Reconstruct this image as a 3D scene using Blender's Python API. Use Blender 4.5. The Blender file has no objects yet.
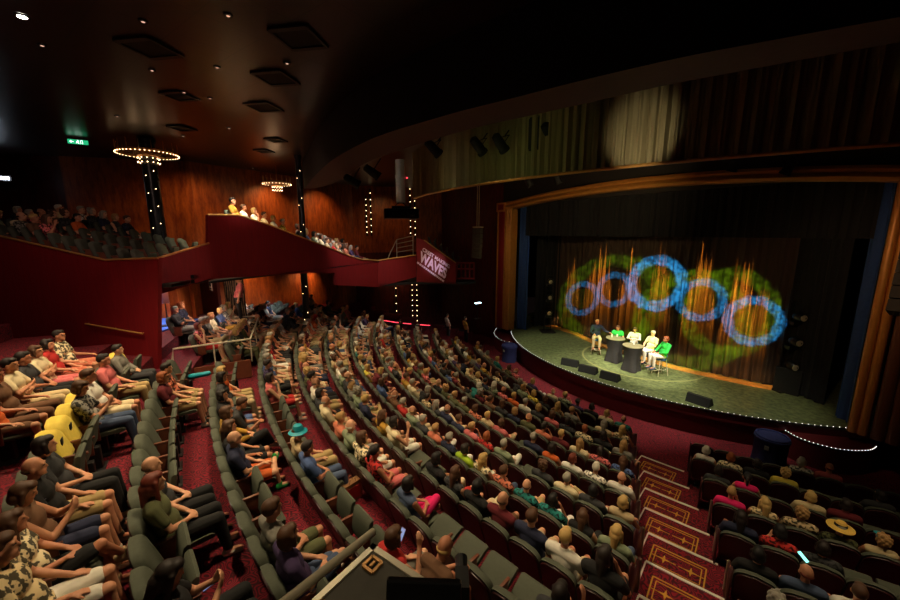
import bpy, bmesh, math, random
from mathutils import Vector, Matrix, Quaternion
random.seed(7)
SC = bpy.context.scene
COL = SC.collection
V = Vector
PI = math.pi
# ------------------------------------------------------------------ camera frame (world origin under the camera, z=0 on the stage floor)
F, TH, H = 371.8, 0.18, 5.73
CX, CY = 16.615, 20.999            # centre of the seating arcs
LX, LY, LR = 13.359, 19.892, 9.862  # stage front arc
def ray(p):
    u = (p[0]-450)/F; v = (p[1]-300)/F
    return V((u, math.cos(TH)-v*math.sin(TH), -math.sin(TH)-v*math.cos(TH)))
def at(p, z):
    d = ray(p); t = (z-H)/d.z
    return V((d.x*t, d.y*t, z))
def at_t(p, t):
    d = ray(p); return V((d.x*t, d.y*t, H+d.z*t))
def on_line(p, A, B):              # where the sight line through p meets the vertical plane over A-B
    d = ray(p); nx, ny = B[1]-A[1], A[0]-B[0]
    t = (nx*A[0]+ny*A[1])/(nx*d.x+ny*d.y)
    return V((d.x*t, d.y*t, H+d.z*t))
def depth(P): return P[1]*math.cos(TH)-(P[2]-H)*math.sin(TH)
def proj(P):
    z = P[2]-H; d = depth(P); v = P[1]*math.sin(TH)+z*math.cos(TH)
    return (450+F*P[0]/d, 300-F*v/d, d)
def Rk(k): return 26.667-0.9975*k
def ztop(k): return 2.5443-.3255*k+.0084*k*k
def zf(k): return ztop(k)-.98      # floor of row k (row 11 is the front row)
def polar(r, a): return (CX+r*math.cos(math.radians(a)), CY+r*math.sin(math.radians(a)))

cam = bpy.data.cameras.new('camera'); cam.lens = 36*F/900; cam.sensor_width = 36; cam.clip_start = .05; cam.clip_end = 200
co = bpy.data.objects.new('camera', cam); COL.objects.link(co)
co.location = (0, 0, H); co.rotation_euler = (PI/2-TH, 0, 0); SC.camera = co
SC.view_settings.view_transform = 'Standard'; SC.view_settings.look = 'None'
SC.view_settings.gamma = 1; SC.view_settings.use_curve_mapping = False; SC.view_settings.exposure = 0.08
try:
    SC.cycles.use_denoising = True; SC.cycles.max_bounces = 6; SC.cycles.use_light_tree = True
except Exception: pass
w = bpy.data.worlds.new('world'); SC.world = w; w.use_nodes = True
w.node_tree.nodes['Background'].inputs[0].default_value = (.02, .012, .01, 1)
w.node_tree.nodes['Background'].inputs[1].default_value = .12

# ------------------------------------------------------------------ materials
def srgb(r, g, b):
    f = lambda c: (c/255/12.92) if c/255 <= .04045 else ((c/255+.055)/1.055)**2.4
    return (f(r), f(g), f(b), 1)
def new_mat(name):
    m = bpy.data.materials.new(name); m.use_nodes = True
    nt = m.node_tree; return m, nt, nt.nodes['Principled BSDF']
def mat(name, col, rough=.7, metal=0, var=.25, scale=12, bump=0, spec=.5, stretch=(1, 1, 1)):
    m, nt, b = new_mat(name)
    tc = nt.nodes.new('ShaderNodeTexCoord'); mp = nt.nodes.new('ShaderNodeMapping'); mp.inputs['Scale'].default_value = stretch
    n = nt.nodes.new('ShaderNodeTexNoise'); n.inputs['Scale'].default_value = scale; n.inputs['Detail'].default_value = 3
    r = nt.nodes.new('ShaderNodeMapRange'); r.inputs[3].default_value = 1-var; r.inputs[4].default_value = 1+var
    x = nt.nodes.new('ShaderNodeVectorMath'); x.operation = 'SCALE'; x.inputs[0].default_value = col[:3]
    L = nt.links.new
    L(tc.outputs['Object'], mp.inputs[0]); L(mp.outputs[0], n.inputs['Vector']); L(n.outputs[0], r.inputs[0]); L(r.outputs[0], x.inputs['Scale'])
    L(x.outputs[0], b.inputs['Base Color'])
    b.inputs['Roughness'].default_value = rough; b.inputs['Metallic'].default_value = metal
    b.inputs['Specular IOR Level'].default_value = spec
    if bump:
        bp = nt.nodes.new('ShaderNodeBump'); bp.inputs['Strength'].default_value = bump; bp.inputs['Distance'].default_value = .01
        L(n.outputs[0], bp.inputs['Height']); L(bp.outputs[0], b.inputs['Normal'])
    return m
def emit(name, col, s):
    m, nt, b = new_mat(name)
    b.inputs['Base Color'].default_value = (0.02, .02, .02, 1)
    b.inputs['Emission Color'].default_value = col; b.inputs['Emission Strength'].default_value = s
    return m
def obj_colour_mat(name, rough, pattern=False, attr=None):
    m, nt, b = new_mat(name); L = nt.links.new
    if attr:
        oi = nt.nodes.new('ShaderNodeAttribute'); oi.attribute_name = attr; src = oi.outputs['Color']
    else:
        oi = nt.nodes.new('ShaderNodeObjectInfo'); src = oi.outputs['Color']
    tc = nt.nodes.new('ShaderNodeTexCoord')
    n = nt.nodes.new('ShaderNodeTexNoise'); n.inputs['Scale'].default_value = 18 if pattern else 9; n.inputs['Detail'].default_value = 2
    r = nt.nodes.new('ShaderNodeMapRange')
    if pattern:
        r.inputs[1].default_value = .47; r.inputs[2].default_value = .53; r.inputs[3].default_value = .12; r.inputs[4].default_value = 1.25
    else:
        r.inputs[3].default_value = .8; r.inputs[4].default_value = 1.2
    x = nt.nodes.new('ShaderNodeVectorMath'); x.operation = 'SCALE'
    L(tc.outputs['Object'], n.inputs['Vector']); L(n.outputs[0], r.inputs[0]); L(src, x.inputs[0]); L(r.outputs[0], x.inputs['Scale'])
    L(x.outputs[0], b.inputs['Base Color']); b.inputs['Roughness'].default_value = rough
    return m
def carpet_mat():
    m, nt, b = new_mat('red_swirl_carpet'); L = nt.links.new
    tc = nt.nodes.new('ShaderNodeTexCoord')
    n = nt.nodes.new('ShaderNodeTexNoise'); n.inputs['Scale'].default_value = 5.0; n.inputs['Detail'].default_value = 1
    s = nt.nodes.new('ShaderNodeMath'); s.operation = 'MULTIPLY'; s.inputs[1].default_value = 75
    s2 = nt.nodes.new('ShaderNodeMath'); s2.operation = 'SINE'
    r = nt.nodes.new('ShaderNodeValToRGB')
    r.color_ramp.elements[0].position = .2; r.color_ramp.elements[0].color = srgb(62, 4, 16)
    r.color_ramp.elements[1].position = .9; r.color_ramp.elements[1].color = srgb(130, 12, 34)
    mr = nt.nodes.new('ShaderNodeMapRange'); mr.inputs[1].default_value = -1; mr.inputs[2].default_value = 1
    L(tc.outputs['Object'], n.inputs['Vector']); L(n.outputs[0], s.inputs[0]); L(s.outputs[0], s2.inputs[0]); L(s2.outputs[0], mr.inputs[0]); L(mr.outputs[0], r.inputs[0])
    L(r.outputs[0], b.inputs['Base Color']); b.inputs['Roughness'].default_value = .95
    return m
def panel_mat(name, c1, c2, rough=.45):
    m, nt, b = new_mat(name); L = nt.links.new
    tc = nt.nodes.new('ShaderNodeTexCoord'); mp = nt.nodes.new('ShaderNodeMapping'); mp.inputs['Scale'].default_value = (1.5, 1.5, .35)
    n = nt.nodes.new('ShaderNodeTexNoise'); n.inputs['Scale'].default_value = 4; n.inputs['Detail'].default_value = 8; n.inputs['Roughness'].default_value = .7
    r = nt.nodes.new('ShaderNodeValToRGB'); r.color_ramp.elements[0].position = .35; r.color_ramp.elements[0].color = c1
    r.color_ramp.elements[1].position = .65; r.color_ramp.elements[1].color = c2
    L(tc.outputs['Object'], mp.inputs[0]); L(mp.outputs[0], n.inputs['Vector']); L(n.outputs[0], r.inputs[0]); L(r.outputs[0], b.inputs['Base Color'])
    b.inputs['Roughness'].default_value = rough
    return m
def ceiling_mat():
    m, nt, b = new_mat('dark_lacquer_ceiling'); L = nt.links.new
    tc = nt.nodes.new('ShaderNodeTexCoord'); mp = nt.nodes.new('ShaderNodeMapping'); mp.inputs['Rotation'].default_value = (0, 0, .62)
    br = nt.nodes.new('ShaderNodeTexBrick'); br.inputs['Scale'].default_value = .55; br.offset = 0
    br.inputs['Color1'].default_value = (.020, .011, .010, 1); br.inputs['Color2'].default_value = (.024, .012, .011, 1); br.inputs['Mortar'].default_value = (.002, .001, .001, 1)
    br.inputs['Mortar Size'].default_value = .006; br.inputs['Row Height'].default_value = .5
    L(tc.outputs['Object'], mp.inputs[0]); L(mp.outputs[0], br.inputs['Vector']); L(br.outputs[0], b.inputs['Base Color'])
    b.inputs['Roughness'].default_value = .32; b.inputs['Specular IOR Level'].default_value = .5
    return m
M = {}
M['carpet'] = carpet_mat()
M['ceiling'] = ceiling_mat()
M['red_wall'] = mat('deep_red_wall_cloth', srgb(128, 16, 22), .6, var=.35, scale=25, stretch=(1, 1, .06), bump=.15)
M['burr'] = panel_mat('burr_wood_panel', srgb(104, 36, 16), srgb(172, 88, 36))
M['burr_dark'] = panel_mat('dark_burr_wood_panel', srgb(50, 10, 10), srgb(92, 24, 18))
M['black'] = mat('matt_black', (.006, .006, .006, 1), .8, var=.3)
M['blackish'] = mat('dark_brown_black', (.012, .009, .008, 1), .75, var=.3)
M['gloss_black'] = mat('satin_black', (.008, .008, .009, 1), .35)
M['band'] = mat('brown_soffit', srgb(74, 48, 42), .7, var=.2)
M['gold'] = mat('gilded_wood', srgb(190, 128, 58), .45, .25, var=.2, scale=6)
M['gold_trim'] = mat('brass_trim', srgb(200, 145, 80), .4, .3)
M['rail_metal'] = mat('brushed_metal', srgb(205, 195, 170), .4, .25, var=.1)
M['stage_floor'] = panel_mat('scuffed_stage_deck', srgb(54, 66, 38), srgb(124, 132, 86), .5)  # scuffed deck; green of the stage lighting is put into the colour
M['stage_front'] = mat('dark_red_stage_front', srgb(88, 12, 20), .6, var=.3)
M['upholstery'] = mat('grey_green_upholstery', srgb(78, 82, 68), .85, var=.18, scale=30)
M['shell'] = mat('burgundy_seat_shell', srgb(60, 22, 24), .4, var=.25, scale=6)
M['wood'] = mat('brown_armrest_wood', srgb(112, 62, 42), .4, var=.3, scale=14)
M['iron'] = mat('dark_iron', srgb(38, 36, 36), .5, .4)
M['bulb'] = emit('warm_bulb', (1, .62, .30, 1), 7)
M['bulb_white'] = emit('white_led', (1, .93, .85, 1), 2.5)
M['spot_lens'] = emit('spot_lens', (1, .9, .75, 1), 40)
M['lens_dim'] = emit('dim_lens', (1, .55, .4, 1), .9)
M['cold_lens'] = emit('cold_lens', (.75, .85, 1, 1), 14)
M['exit_green'] = emit('exit_green', (.02, .55, .22, 1), .9)
M['exit_white'] = emit('exit_white', (.75, 1, .85, 1), 3)
M['led_red'] = emit('red_led', (1, .05, .08, 1), 3)
M['phone_glow'] = emit('phone_screen', (.25, .9, .7, 1), 2.0)
M['phone_blue'] = emit('phone_screen_blue', (.5, .6, 1, 1), .5)
M['desk_lamp'] = emit('desk_lamp_glow', (.5, .85, 1, 1), 8)
M['valance'] = mat('olive_valance_cloth', srgb(142, 128, 96), .9, var=.2, scale=20, stretch=(1, 1, .1))
M['curtain'] = mat('dark_brown_stage_curtain', srgb(78, 62, 52), .9, var=.15, scale=20, stretch=(1, 1, .1))
M['drape'] = mat('black_side_drape', (.012, .012, .014, 1), .95)
M['blue_lit_drape'] = mat('drape_blue_edge_light', srgb(40, 70, 130), .9)
M['hem'] = mat('hem_orange_light', srgb(190, 130, 52), .8, var=.3)
M['blue_cover'] = mat('navy_cloth_cover', srgb(34, 40, 92), .85, var=.3)
M['yellow'] = mat('yellow_cover_cloth', srgb(232, 204, 84), .8, var=.15)
M['white'] = mat('white_paint', srgb(225, 222, 215), .6, var=.05)
M['nosing'] = mat('pale_step_nosing', srgb(225, 215, 200), .5, var=.05)
M['motif'] = mat('gold_carpet_motif', srgb(196, 140, 46), .9, var=.15, scale=40)
M['letter'] = mat('pink_light_lettering', srgb(252, 214, 238), .8, var=.03)
M['case_top'] = mat('charcoal_flight_case', srgb(84, 80, 72), .7, var=.35, scale=9)
M['alu'] = mat('aluminium_edge', srgb(214, 205, 182), .4, .25, var=.1)
M['scuff'] = mat('worn_sticker_remains', srgb(132, 130, 126), .8)
M['poster'] = mat('poster_paper', srgb(215, 205, 195), .8)
M['blue_floor'] = mat('blue_lobby_carpet', srgb(60, 110, 215), .9)
M['stripe_a'] = mat('dark_slat', srgb(40, 24, 20), .6)
M['stripe_b'] = mat('pale_slat', srgb(150, 120, 90), .6)
M['skin'] = obj_colour_mat('skin', .55)
M['cloth'] = obj_colour_mat('clothing', .9)
M['cloth_pattern'] = obj_colour_mat('patterned_clothing', .9, True)
M['hair'] = obj_colour_mat('hair', .6)
M['crowd'] = obj_colour_mat('crowd_colours', .85, attr='tint')
M['eye'] = mat('dark_eye', (.02, .012, .01, 1), .3)
M['lip'] = mat('lip', srgb(150, 70, 64), .5)
M['straw'] = mat('straw_weave', srgb(226, 184, 84), .8, var=.25, scale=60)
M['teal'] = mat('teal_plastic', srgb(20, 150, 165), .5)
M['bag_red'] = mat('red_paper_bag', srgb(190, 44, 36), .7)
M['bag_brown'] = mat('brown_paper', srgb(150, 104, 64), .8)
M['tablecloth'] = mat('black_stretch_cloth', (.02, .018, .02, 1), .8)
M['table_top'] = mat('olive_table_top', srgb(120, 112, 84), .6)
M['stool_blue'] = mat('blue_stool_seat', srgb(30, 80, 140), .6)
M['glass'] = mat('clear_tumbler', srgb(220, 225, 225), .15)

# ------------------------------------------------------------------ mesh helpers
class MB:
    def __init__(s): s.v = []; s.f = []; s.m = []; s.mi = 0
    def face(s, *idx): s.f.append(tuple(idx)); s.m.append(s.mi)
    def add(s, vs, fs):
        b = len(s.v); s.v += [tuple(x) for x in vs]
        for f in fs: s.face(*[b+i for i in f])
    def box(s, c, d, rz=0, rot=None):
        R = rot or Matrix.Rotation(rz, 3, 'Z')
        vs = [V(c)+R @ V((x*d[0]/2, y*d[1]/2, z*d[2]/2)) for z in (-1, 1) for y in (-1, 1) for x in (-1, 1)]
        s.add(vs, [(0, 2, 3, 1), (4, 5, 7, 6), (0, 1, 5, 4), (2, 6, 7, 3), (0, 4, 6, 2), (1, 3, 7, 5)])
    def tube(s, pts, r, n=8, caps=True):
        pts = [V(p) for p in pts]; rs = r if isinstance(r, (list, tuple)) else [r]*len(pts)
        b = len(s.v); up = V((0, 0, 1))
        for i, p in enumerate(pts):
            d = (pts[min(i+1, len(pts)-1)]-pts[max(i-1, 0)]).normalized()
            a = d.cross(up)
            if a.length < 1e-3: a = d.cross(V((0, 1, 0)))
            a.normalize(); c = d.cross(a)
            for j in range(n):
                t = 2*PI*j/n; s.v.append(tuple(p+(a*math.cos(t)+c*math.sin(t))*rs[i]))
        for i in range(len(pts)-1):
            for j in range(n): s.face(b+i*n+j, b+i*n+(j+1) % n, b+(i+1)*n+(j+1) % n, b+(i+1)*n+j)
        if caps:
            s.face(*[b+j for j in range(n)][::-1]); s.face(*[b+(len(pts)-1)*n+j for j in range(n)])
    def ell(s, c, r, rot=None, n=12, h=8):
        R = rot or Matrix.Identity(3); b = len(s.v); c = V(c)
        s.v.append(tuple(c+R @ V((0, 0, -r[2]))))
        for i in range(1, h):
            ph = -PI/2+PI*i/h
            for j in range(n):
                t = 2*PI*j/n; s.v.append(tuple(c+R @ V((r[0]*math.cos(ph)*math.cos(t), r[1]*math.cos(ph)*math.sin(t), r[2]*math.sin(ph)))))
        s.v.append(tuple(c+R @ V((0, 0, r[2])))); e = len(s.v)-1
        for j in range(n):
            s.face(b, b+1+(j+1) % n, b+1+j); s.face(e, e-n+j, e-n+(j+1) % n)
        for i in range(h-2):
            for j in range(n): s.face(b+1+i*n+j, b+1+i*n+(j+1) % n, b+1+(i+1)*n+(j+1) % n, b+1+(i+1)*n+j)
    def cap(s, p0, r0, p1, r1, n=10):           # tapered capsule
        p0, p1 = V(p0), V(p1); d = p1-p0; L = max(d.length, 1e-4); d = d/L
        pts = []; rs = []
        for i in range(4):
            t = PI/2*(1-i/3.001) ; pts.append(p0-d*r0*math.sin(t)); rs.append(max(r0*math.cos(t), .001))
        for i in range(4):
            t = PI/2*(i/3.001); pts.append(p1+d*r1*math.sin(t)); rs.append(max(r1*math.cos(t), .001))
        s.tube(pts, rs, n)
    def lathe(s, prof, c=(0, 0, 0), n=24, rot=None):
        b = len(s.v); c = V(c); R = rot or Matrix.Identity(3)
        for r, z in prof:
            for j in range(n):
                t = 2*PI*j/n; s.v.append(tuple(c+R @ V((r*math.cos(t), r*math.sin(t), z))))
        for i in range(len(prof)-1):
            for j in range(n): s.face(b+i*n+j, b+i*n+(j+1) % n, b+(i+1)*n+(j+1) % n, b+(i+1)*n+j)
        s.face(*[b+j for j in range(n)][::-1]); s.face(*[b+(len(prof)-1)*n+j for j in range(n)])
    def prism(s, poly, z0, z1):                 # poly: list of xy
        n = len(poly); b = len(s.v)
        area = sum(poly[i][0]*poly[(i+1) % n][1]-poly[(i+1) % n][0]*poly[i][1] for i in range(n))
        if area < 0: poly = poly[::-1]
        s.v += [(p[0], p[1], z0) for p in poly]+[(p[0], p[1], z1) for p in poly]
        s.face(*range(b+n-1, b-1, -1)); s.face(*range(b+n, b+2*n))
        for i in range(n): s.face(b+i, b+(i+1) % n, b+n+(i+1) % n, b+n+i)
    def mesh(s, name, mats, smooth=True):
        me = bpy.data.meshes.new(name); me.from_pydata(s.v, [], s.f)
        for m in mats: me.materials.append(m)
        if len(mats) > 1: me.polygons.foreach_set('material_index', s.m)
        me.polygons.foreach_set('use_smooth', [smooth]*len(me.polygons)); me.update()
        return me
def link(name, me, parent=None, loc=None):
    o = bpy.data.objects.new(name, me); COL.objects.link(o)
    if parent: o.parent = parent
    if loc: o.location = loc
    return o
def sharp(me, ang=40):
    try: me.set_sharp_from_angle(angle=math.radians(ang))
    except Exception: pass
    return me
def build(name, mb, m, parent=None, smooth=False, loc=None):
    ms = m if isinstance(m, list) else [m]
    me = mb.mesh(name, ms, smooth)
    if smooth: sharp(me)
    return link(name, me, parent, loc)
def tag(o, label, cat, group=None, kind=None):
    o['label'] = label; o['category'] = cat
    if group: o['group'] = group
    if kind: o['kind'] = kind
    return o
def empty(name, loc=(0, 0, 0), rz=0, label=None, cat=None, group=None):
    o = bpy.data.objects.new(name, None); COL.objects.link(o); o.location = loc; o.rotation_euler = (0, 0, rz); o.empty_display_size = .1
    if label: tag(o, label, cat, group)
    return o
def struct(name, mb, m, label, smooth=False):
    o = build(name, mb, m, None, smooth); o['kind'] = 'structure'; o['label'] = label; o['category'] = name.split('_')[0]
    return o
def bevel_mesh(me, w=.01, seg=2):
    bm = bmesh.new(); bm.from_mesh(me)
    bmesh.ops.bevel(bm, geom=bm.edges[:], offset=w, segments=seg, profile=.5, affect='EDGES', clamp_overlap=True)
    bm.to_mesh(me); bm.free(); return me

# ------------------------------------------------------------------ lights
def spot(loc, target, power, col=(1, .8, .6), size=60, blend=.6, r=.08):
    l = bpy.data.lights.new('spot', 'SPOT'); l.energy = power; l.color = col; l.spot_size = math.radians(size); l.spot_blend = blend; l.shadow_soft_size = r
    o = bpy.data.objects.new('spot_light', l); COL.objects.link(o); o.location = loc
    o.rotation_euler = (V(target)-V(loc)).to_track_quat('-Z', 'Y').to_euler(); return o
def point(loc, power, col=(1, .7, .4), r=.1):
    l = bpy.data.lights.new('point', 'POINT'); l.energy = power; l.color = col; l.shadow_soft_size = r
    o = bpy.data.objects.new('point_light', l); COL.objects.link(o); o.location = loc; return o
def ring_gobo(loc, target, world_r, power, col, inner=.66, seed=0, aspect=1.0):
    d = (V(target)-V(loc)).length; half = math.atan(world_r/d)
    o = spot(loc, target, power, col, math.degrees(half)*2*1.25*max(1, aspect), .0, .01); l = o.data
    l.use_nodes = True; nt = l.node_tree; L = nt.links.new
    em = [n for n in nt.nodes if n.type == 'EMISSION'][0]
    tc = nt.nodes.new('ShaderNodeTexCoord'); sx = nt.nodes.new('ShaderNodeSeparateXYZ'); L(tc.outputs['Normal'], sx.inputs[0])
    def mth(op, a, b=None, c=None):
        n = nt.nodes.new('ShaderNodeMath'); n.operation = op
        for i, q in enumerate((a, b, c)):
            if q is None: continue
            if isinstance(q, (int, float)): n.inputs[i].default_value = q
            else: L(q, n.inputs[i])
        return n.outputs[0]
    z = mth('ABSOLUTE', sx.outputs['Z']); t = math.tan(half)
    x = mth('DIVIDE', mth('DIVIDE', sx.outputs['X'], z), t*aspect); y = mth('DIVIDE', mth('DIVIDE', sx.outputs['Y'], z), t)
    r = mth('SQRT', mth('ADD', mth('MULTIPLY', x, x), mth('MULTIPLY', y, y)))
    cv = nt.nodes.new('ShaderNodeCombineXYZ'); L(x, cv.inputs[0]); L(y, cv.inputs[1]); cv.inputs[2].default_value = seed*3.7
    n1 = nt.nodes.new('ShaderNodeTexNoise'); n1.inputs['Scale'].default_value = 3.5; n1.inputs['Detail'].default_value = 4; L(cv.outputs[0], n1.inputs['Vector'])
    n2 = nt.nodes.new('ShaderNodeTexNoise'); n2.inputs['Scale'].default_value = 9; n2.inputs['Detail'].default_value = 3; L(cv.outputs[0], n2.inputs['Vector'])
    rr = mth('ADD', r, mth('MULTIPLY', mth('SUBTRACT', n1.outputs[0], .5), .22))
    def sstep(v, a, b):
        m = nt.nodes.new('ShaderNodeMapRange'); m.interpolation_type = 'SMOOTHSTEP'; L(v, m.inputs[0]); m.inputs[1].default_value = a; m.inputs[2].default_value = b; return m.outputs[0]
    up = sstep(rr, inner-.08, inner+.04); dn = mth('SUBTRACT', 1, sstep(rr, .93, 1.02))
    st = mth('MULTIPLY', mth('MULTIPLY', up, dn), mth('ADD', .25, mth('MULTIPLY', sstep(n2.outputs[0], .35, .65), .95)))
    L(st, em.inputs['Strength'])
    return o

# ================================================================== THE ROOM
# floor: curved terraces, one step per row
mb = MB()
A0, A1, NS = -192, -92, 100
def arc_strip(mb, r0, z0, r1, z1, a0=A0, a1=A1, ns=NS):
    b = len(mb.v)
    for i in range(ns+1):
        a = a0+(a1-a0)*i/ns
        mb.v.append((*polar(r0, a), z0)); mb.v.append((*polar(r1, a), z1))
    for i in range(ns): mb.face(b+2*i, b+2*i+1, b+2*i+3, b+2*i+2)
RB = lambda k: Rk(k)-.32                # back edge of row k's floor
for k in range(-5, 12):
    inner = RB(k+1) if k < 11 else 7.0
    lo_a = -157.5 if k <= -3 else A0
    arc_strip(mb, RB(k), zf(k), inner, zf(k), lo_a)
    if k < 11: arc_strip(mb, inner, zf(k), inner, zf(k+1), lo_a)
arc_strip(mb, RB(-6), zf(-2), RB(-2), zf(-2), A0, -157.5, 40)
struct('floor', mb, M['carpet'], 'red swirl patterned carpet on the curved stepped auditorium floor')
# steps of the stair aisle: nosings and gold motifs
AL = {11: -136.2, 10: -135.0, 9: -133.7, 8: -132.7, 7: -131.9, 6: -131.0, 5: -130.5, 4: -130.2}
AR = {11: -130.7, 10: -130.9, 9: -130.0, 8: -129.0, 7: -128.2, 6: -127.7, 5: -127.2, 4: -127.0}
AR_seat = {11: -130.6, 10: -130.1, 9: -129.0, 8: -128.2, 7: -127.8, 6: -127.3, 5: -127.0}
flo = bpy.data.objects['floor']
for k in range(4, 11):
    r = RB(k+1)
    mb = MB(); a0, a1 = AL[k], AR[k]
    n = 10
    for zz, rr in ((zf(k), r),):
        for i in range(n):
            p, q = polar(rr+.02, a0+(a1-a0)*i/n), polar(rr+.02, a0+(a1-a0)*(i+1)/n)
            m_ = ((p[0]+q[0])/2, (p[1]+q[1])/2, zz+.006)
            mb.box(m_, (math.dist(p, q)+.01, .05, .014), math.atan2(q[1]-p[1], q[0]-p[0]))
    if k <= 9:
        for i in range(n):
            p, q = polar(r-.05, a0+(a1-a0)*i/n), polar(r-.05, a0+(a1-a0)*(i+1)/n)
            mb.box(((p[0]+q[0])/2, (p[1]+q[1])/2, zf(k+1)+.006), (math.dist(p, q)+.01, .03, .012), math.atan2(q[1]-p[1], q[0]-p[0]))
    build('nosing', mb, M['nosing'], flo)
    # side strips
    mb = MB()
    p, q = polar(r+.03, a0), polar(RB(k)-.05, a0)
    mb.box(((p[0]+q[0])/2, (p[1]+q[1])/2, zf(k)+.005), (math.dist(p, q), .025, .01), math.atan2(q[1]-p[1], q[0]-p[0]))
    build('nosing', mb, M['nosing'], flo)
    # gold motif : double frame with two four-point stars
    mb = MB(); rc = r+.5; ac = (a0+a1)/2; W, D = min(1.0, math.radians(a1-a0)*rc*.72), .5
    cx, cy = polar(rc, ac); th = math.radians(ac)+PI/2
    R = Matrix.Rotation(th, 3, 'Z')
    def rect(w_, d_, t):
        for (x, y, a, b) in ((0, d_/2, w_, t), (0, -d_/2, w_, t), (w_/2, 0, t, d_), (-w_/2, 0, t, d_)):
            c = V((cx, cy, zf(k)+.005))+R @ V((x, y, 0)); mb.box(c, (a, b, .006), th)
    rect(W, D, .022); rect(W-.12, D-.12, .016)
    for x in (-W/4, W/4):
        c = V((cx, cy, zf(k)+.009))+R @ V((x, 0, 0)); b = len(mb.v)
        for j in range(8):
            rr = (.15 if j % 4 == 0 else .11) if j % 2 == 0 else .03
            mb.v.append(tuple(c+R @ V((rr*math.cos(j*PI/4), rr*math.sin(j*PI/4), 0))))
        mb.face(*range(b, b+8))
        for sx in (-1, 1): mb.box(V((cx, cy, zf(k)+.006))+R @ V((x+sx*W/6, 0, 0)), (W/8, .014, .006), th)
    o = build('carpet_motif', mb, M['motif'], flo); o['label'] = 'gold framed two star motif woven in the step carpet'

# ceiling
mb = MB(); mb.prism([(-26, -6), (18, -6), (26, 12), (26, 40), (-26, 40)], 8.8, 9.0)
struct('ceiling', mb, M['ceiling'], 'dark lacquered ceiling of square panels')
# ---- walls
LOW = [(-9.75, 13.1), (-10.8, 15.5), (-10.2, 19.5), (-6.5, 25.5), (0.0, 28.0)]
UP = [(-30, 15.5), (-16, 16.0), (-11.5, 17.2), (-10.0, 19.5), (-6.5, 25.5), (0.0, 28.0)]
def wall(name, p, q, z0, z1, m, label, th=.25):
    mb = MB(); d = V((q[0]-p[0], q[1]-p[1], 0)); L_ = d.length; a = math.atan2(d.y, d.x); n = V((-d.y, d.x, 0)).normalized()
    c = V(((p[0]+q[0])/2, (p[1]+q[1])/2, (z0+z1)/2))+n*th/2
    mb.box(c, (L_+.02, th, z1-z0), a); return struct(name, mb, m, label)
nm = ['left_lower', 'left_lower_side', 'left_lower_far', 'left_lower_corner']
for i in range(len(LOW)-1):
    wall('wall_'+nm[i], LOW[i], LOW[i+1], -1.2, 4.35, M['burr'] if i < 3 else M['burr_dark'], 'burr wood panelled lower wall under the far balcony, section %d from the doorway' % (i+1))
nm = ['left_upper_rear', 'left_upper_bend', 'left_upper_side', 'left_upper', 'left_upper_far']
for i in range(len(UP)-1):
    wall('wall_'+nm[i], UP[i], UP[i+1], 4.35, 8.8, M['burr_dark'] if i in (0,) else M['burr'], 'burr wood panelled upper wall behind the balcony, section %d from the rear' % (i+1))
wall('wall_back', (26, 40), (-26, 40), -1.2, 8.8, M['black'], 'black wall at the back of the stage')
wall('wall_behind', (26, -5.8), (-26, -5.8), -1.2, 8.8, M['burr_dark'], 'dark panelled wall behind the balcony')

# ---- balcony fronts (deep red cloth)
a_l, a0, a1 = (-22, 12.1), (-13.7, 10.9), (-8.3, 10.1)
P1, P2, P3, P4 = (-7.6, 11.6), (-3.8, 20.0), (-1.93, 20.9), (0.72, 20.6)
def face_panel(name, A, B, tops, bots, label, m='red_wall', th=.12):
    # tops / bots: pixel points along the face, projected on the vertical plane over A-B
    T = [on_line(p, A, B) for p in tops]; Bm = [on_line(p, A, B) for p in bots]
    d = V((B[0]-A[0], B[1]-A[1], 0)).normalized(); n = V((-d.y, d.x, 0))
    if n.dot(V((-A[0], -A[1], 0))) > 0: n = -n
    poly = T+Bm[::-1]; mb = MB(); k = len(poly)
    mb.v = [tuple(p) for p in poly]+[tuple(p+n*th) for p in poly]
    mb.face(*range(k)); mb.face(*range(2*k-1, k-1, -1))
    for i in range(k): mb.face(i, (i+1) % k, k+(i+1) % k, k+i)
    o = struct(name, mb, M[m], label)
    bm = bmesh.new(); bm.from_mesh(o.data); bmesh.ops.recalc_face_normals(bm, faces=bm.faces[:]); bm.to_mesh(o.data); bm.free()
    return T
def rail_cap(parent, pts, r=.03, m='gold_trim'):
    mb = MB(); mb.tube(pts, r, 8); build('rail_cap', mb, M[m], bpy.data.objects[parent])
# rear wall of the exit passage, solid to the floor
T = face_panel('wall_rear_left', a0, a1, [(-150, 222), (0, 236), (105, 260), (158, 258)], [(-150, 372), (0, 366), (158, 372)], 'deep red cloth wall rising to the rear balcony rail, handrail on it')
rail_cap('wall_rear_left', T)
REAR_T = T
T = face_panel('wall_balcony_corner', a1, P1, [(158, 258), (209, 243)], [(158, 295), (209, 279)], 'deep red balcony front turning the corner above the exit passage')
rail_cap('wall_balcony_corner', T)
T = face_panel('wall_balcony_side', P1, P2, [(208, 215), (238, 215), (270, 225), (306, 239), (330, 248), (350, 256), (362, 259.5), (378, 260.5)], [(208, 279), (312, 273), (335, 273), (335, 285), (378, 287)], 'deep red side balcony front sloping down towards the stage')
rail_cap('wall_balcony_side', T)
SIDE_T = T
T = face_panel('wall_balcony_bend', P2, P3, [(378, 260.5), (416, 255)], [(378, 287), (416, 277)], 'short deep red balcony front beside the lettered panel')
rail_cap('wall_balcony_bend', T)
T = face_panel('wall_balcony_end', P3, P4, [(416.5, 238), (424, 240), (456, 263)], [(416.5, 282), (456, 284)], 'deep red lettered balcony end panel nearest the stage')
rail_cap('wall_balcony_end', T[1:])
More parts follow.
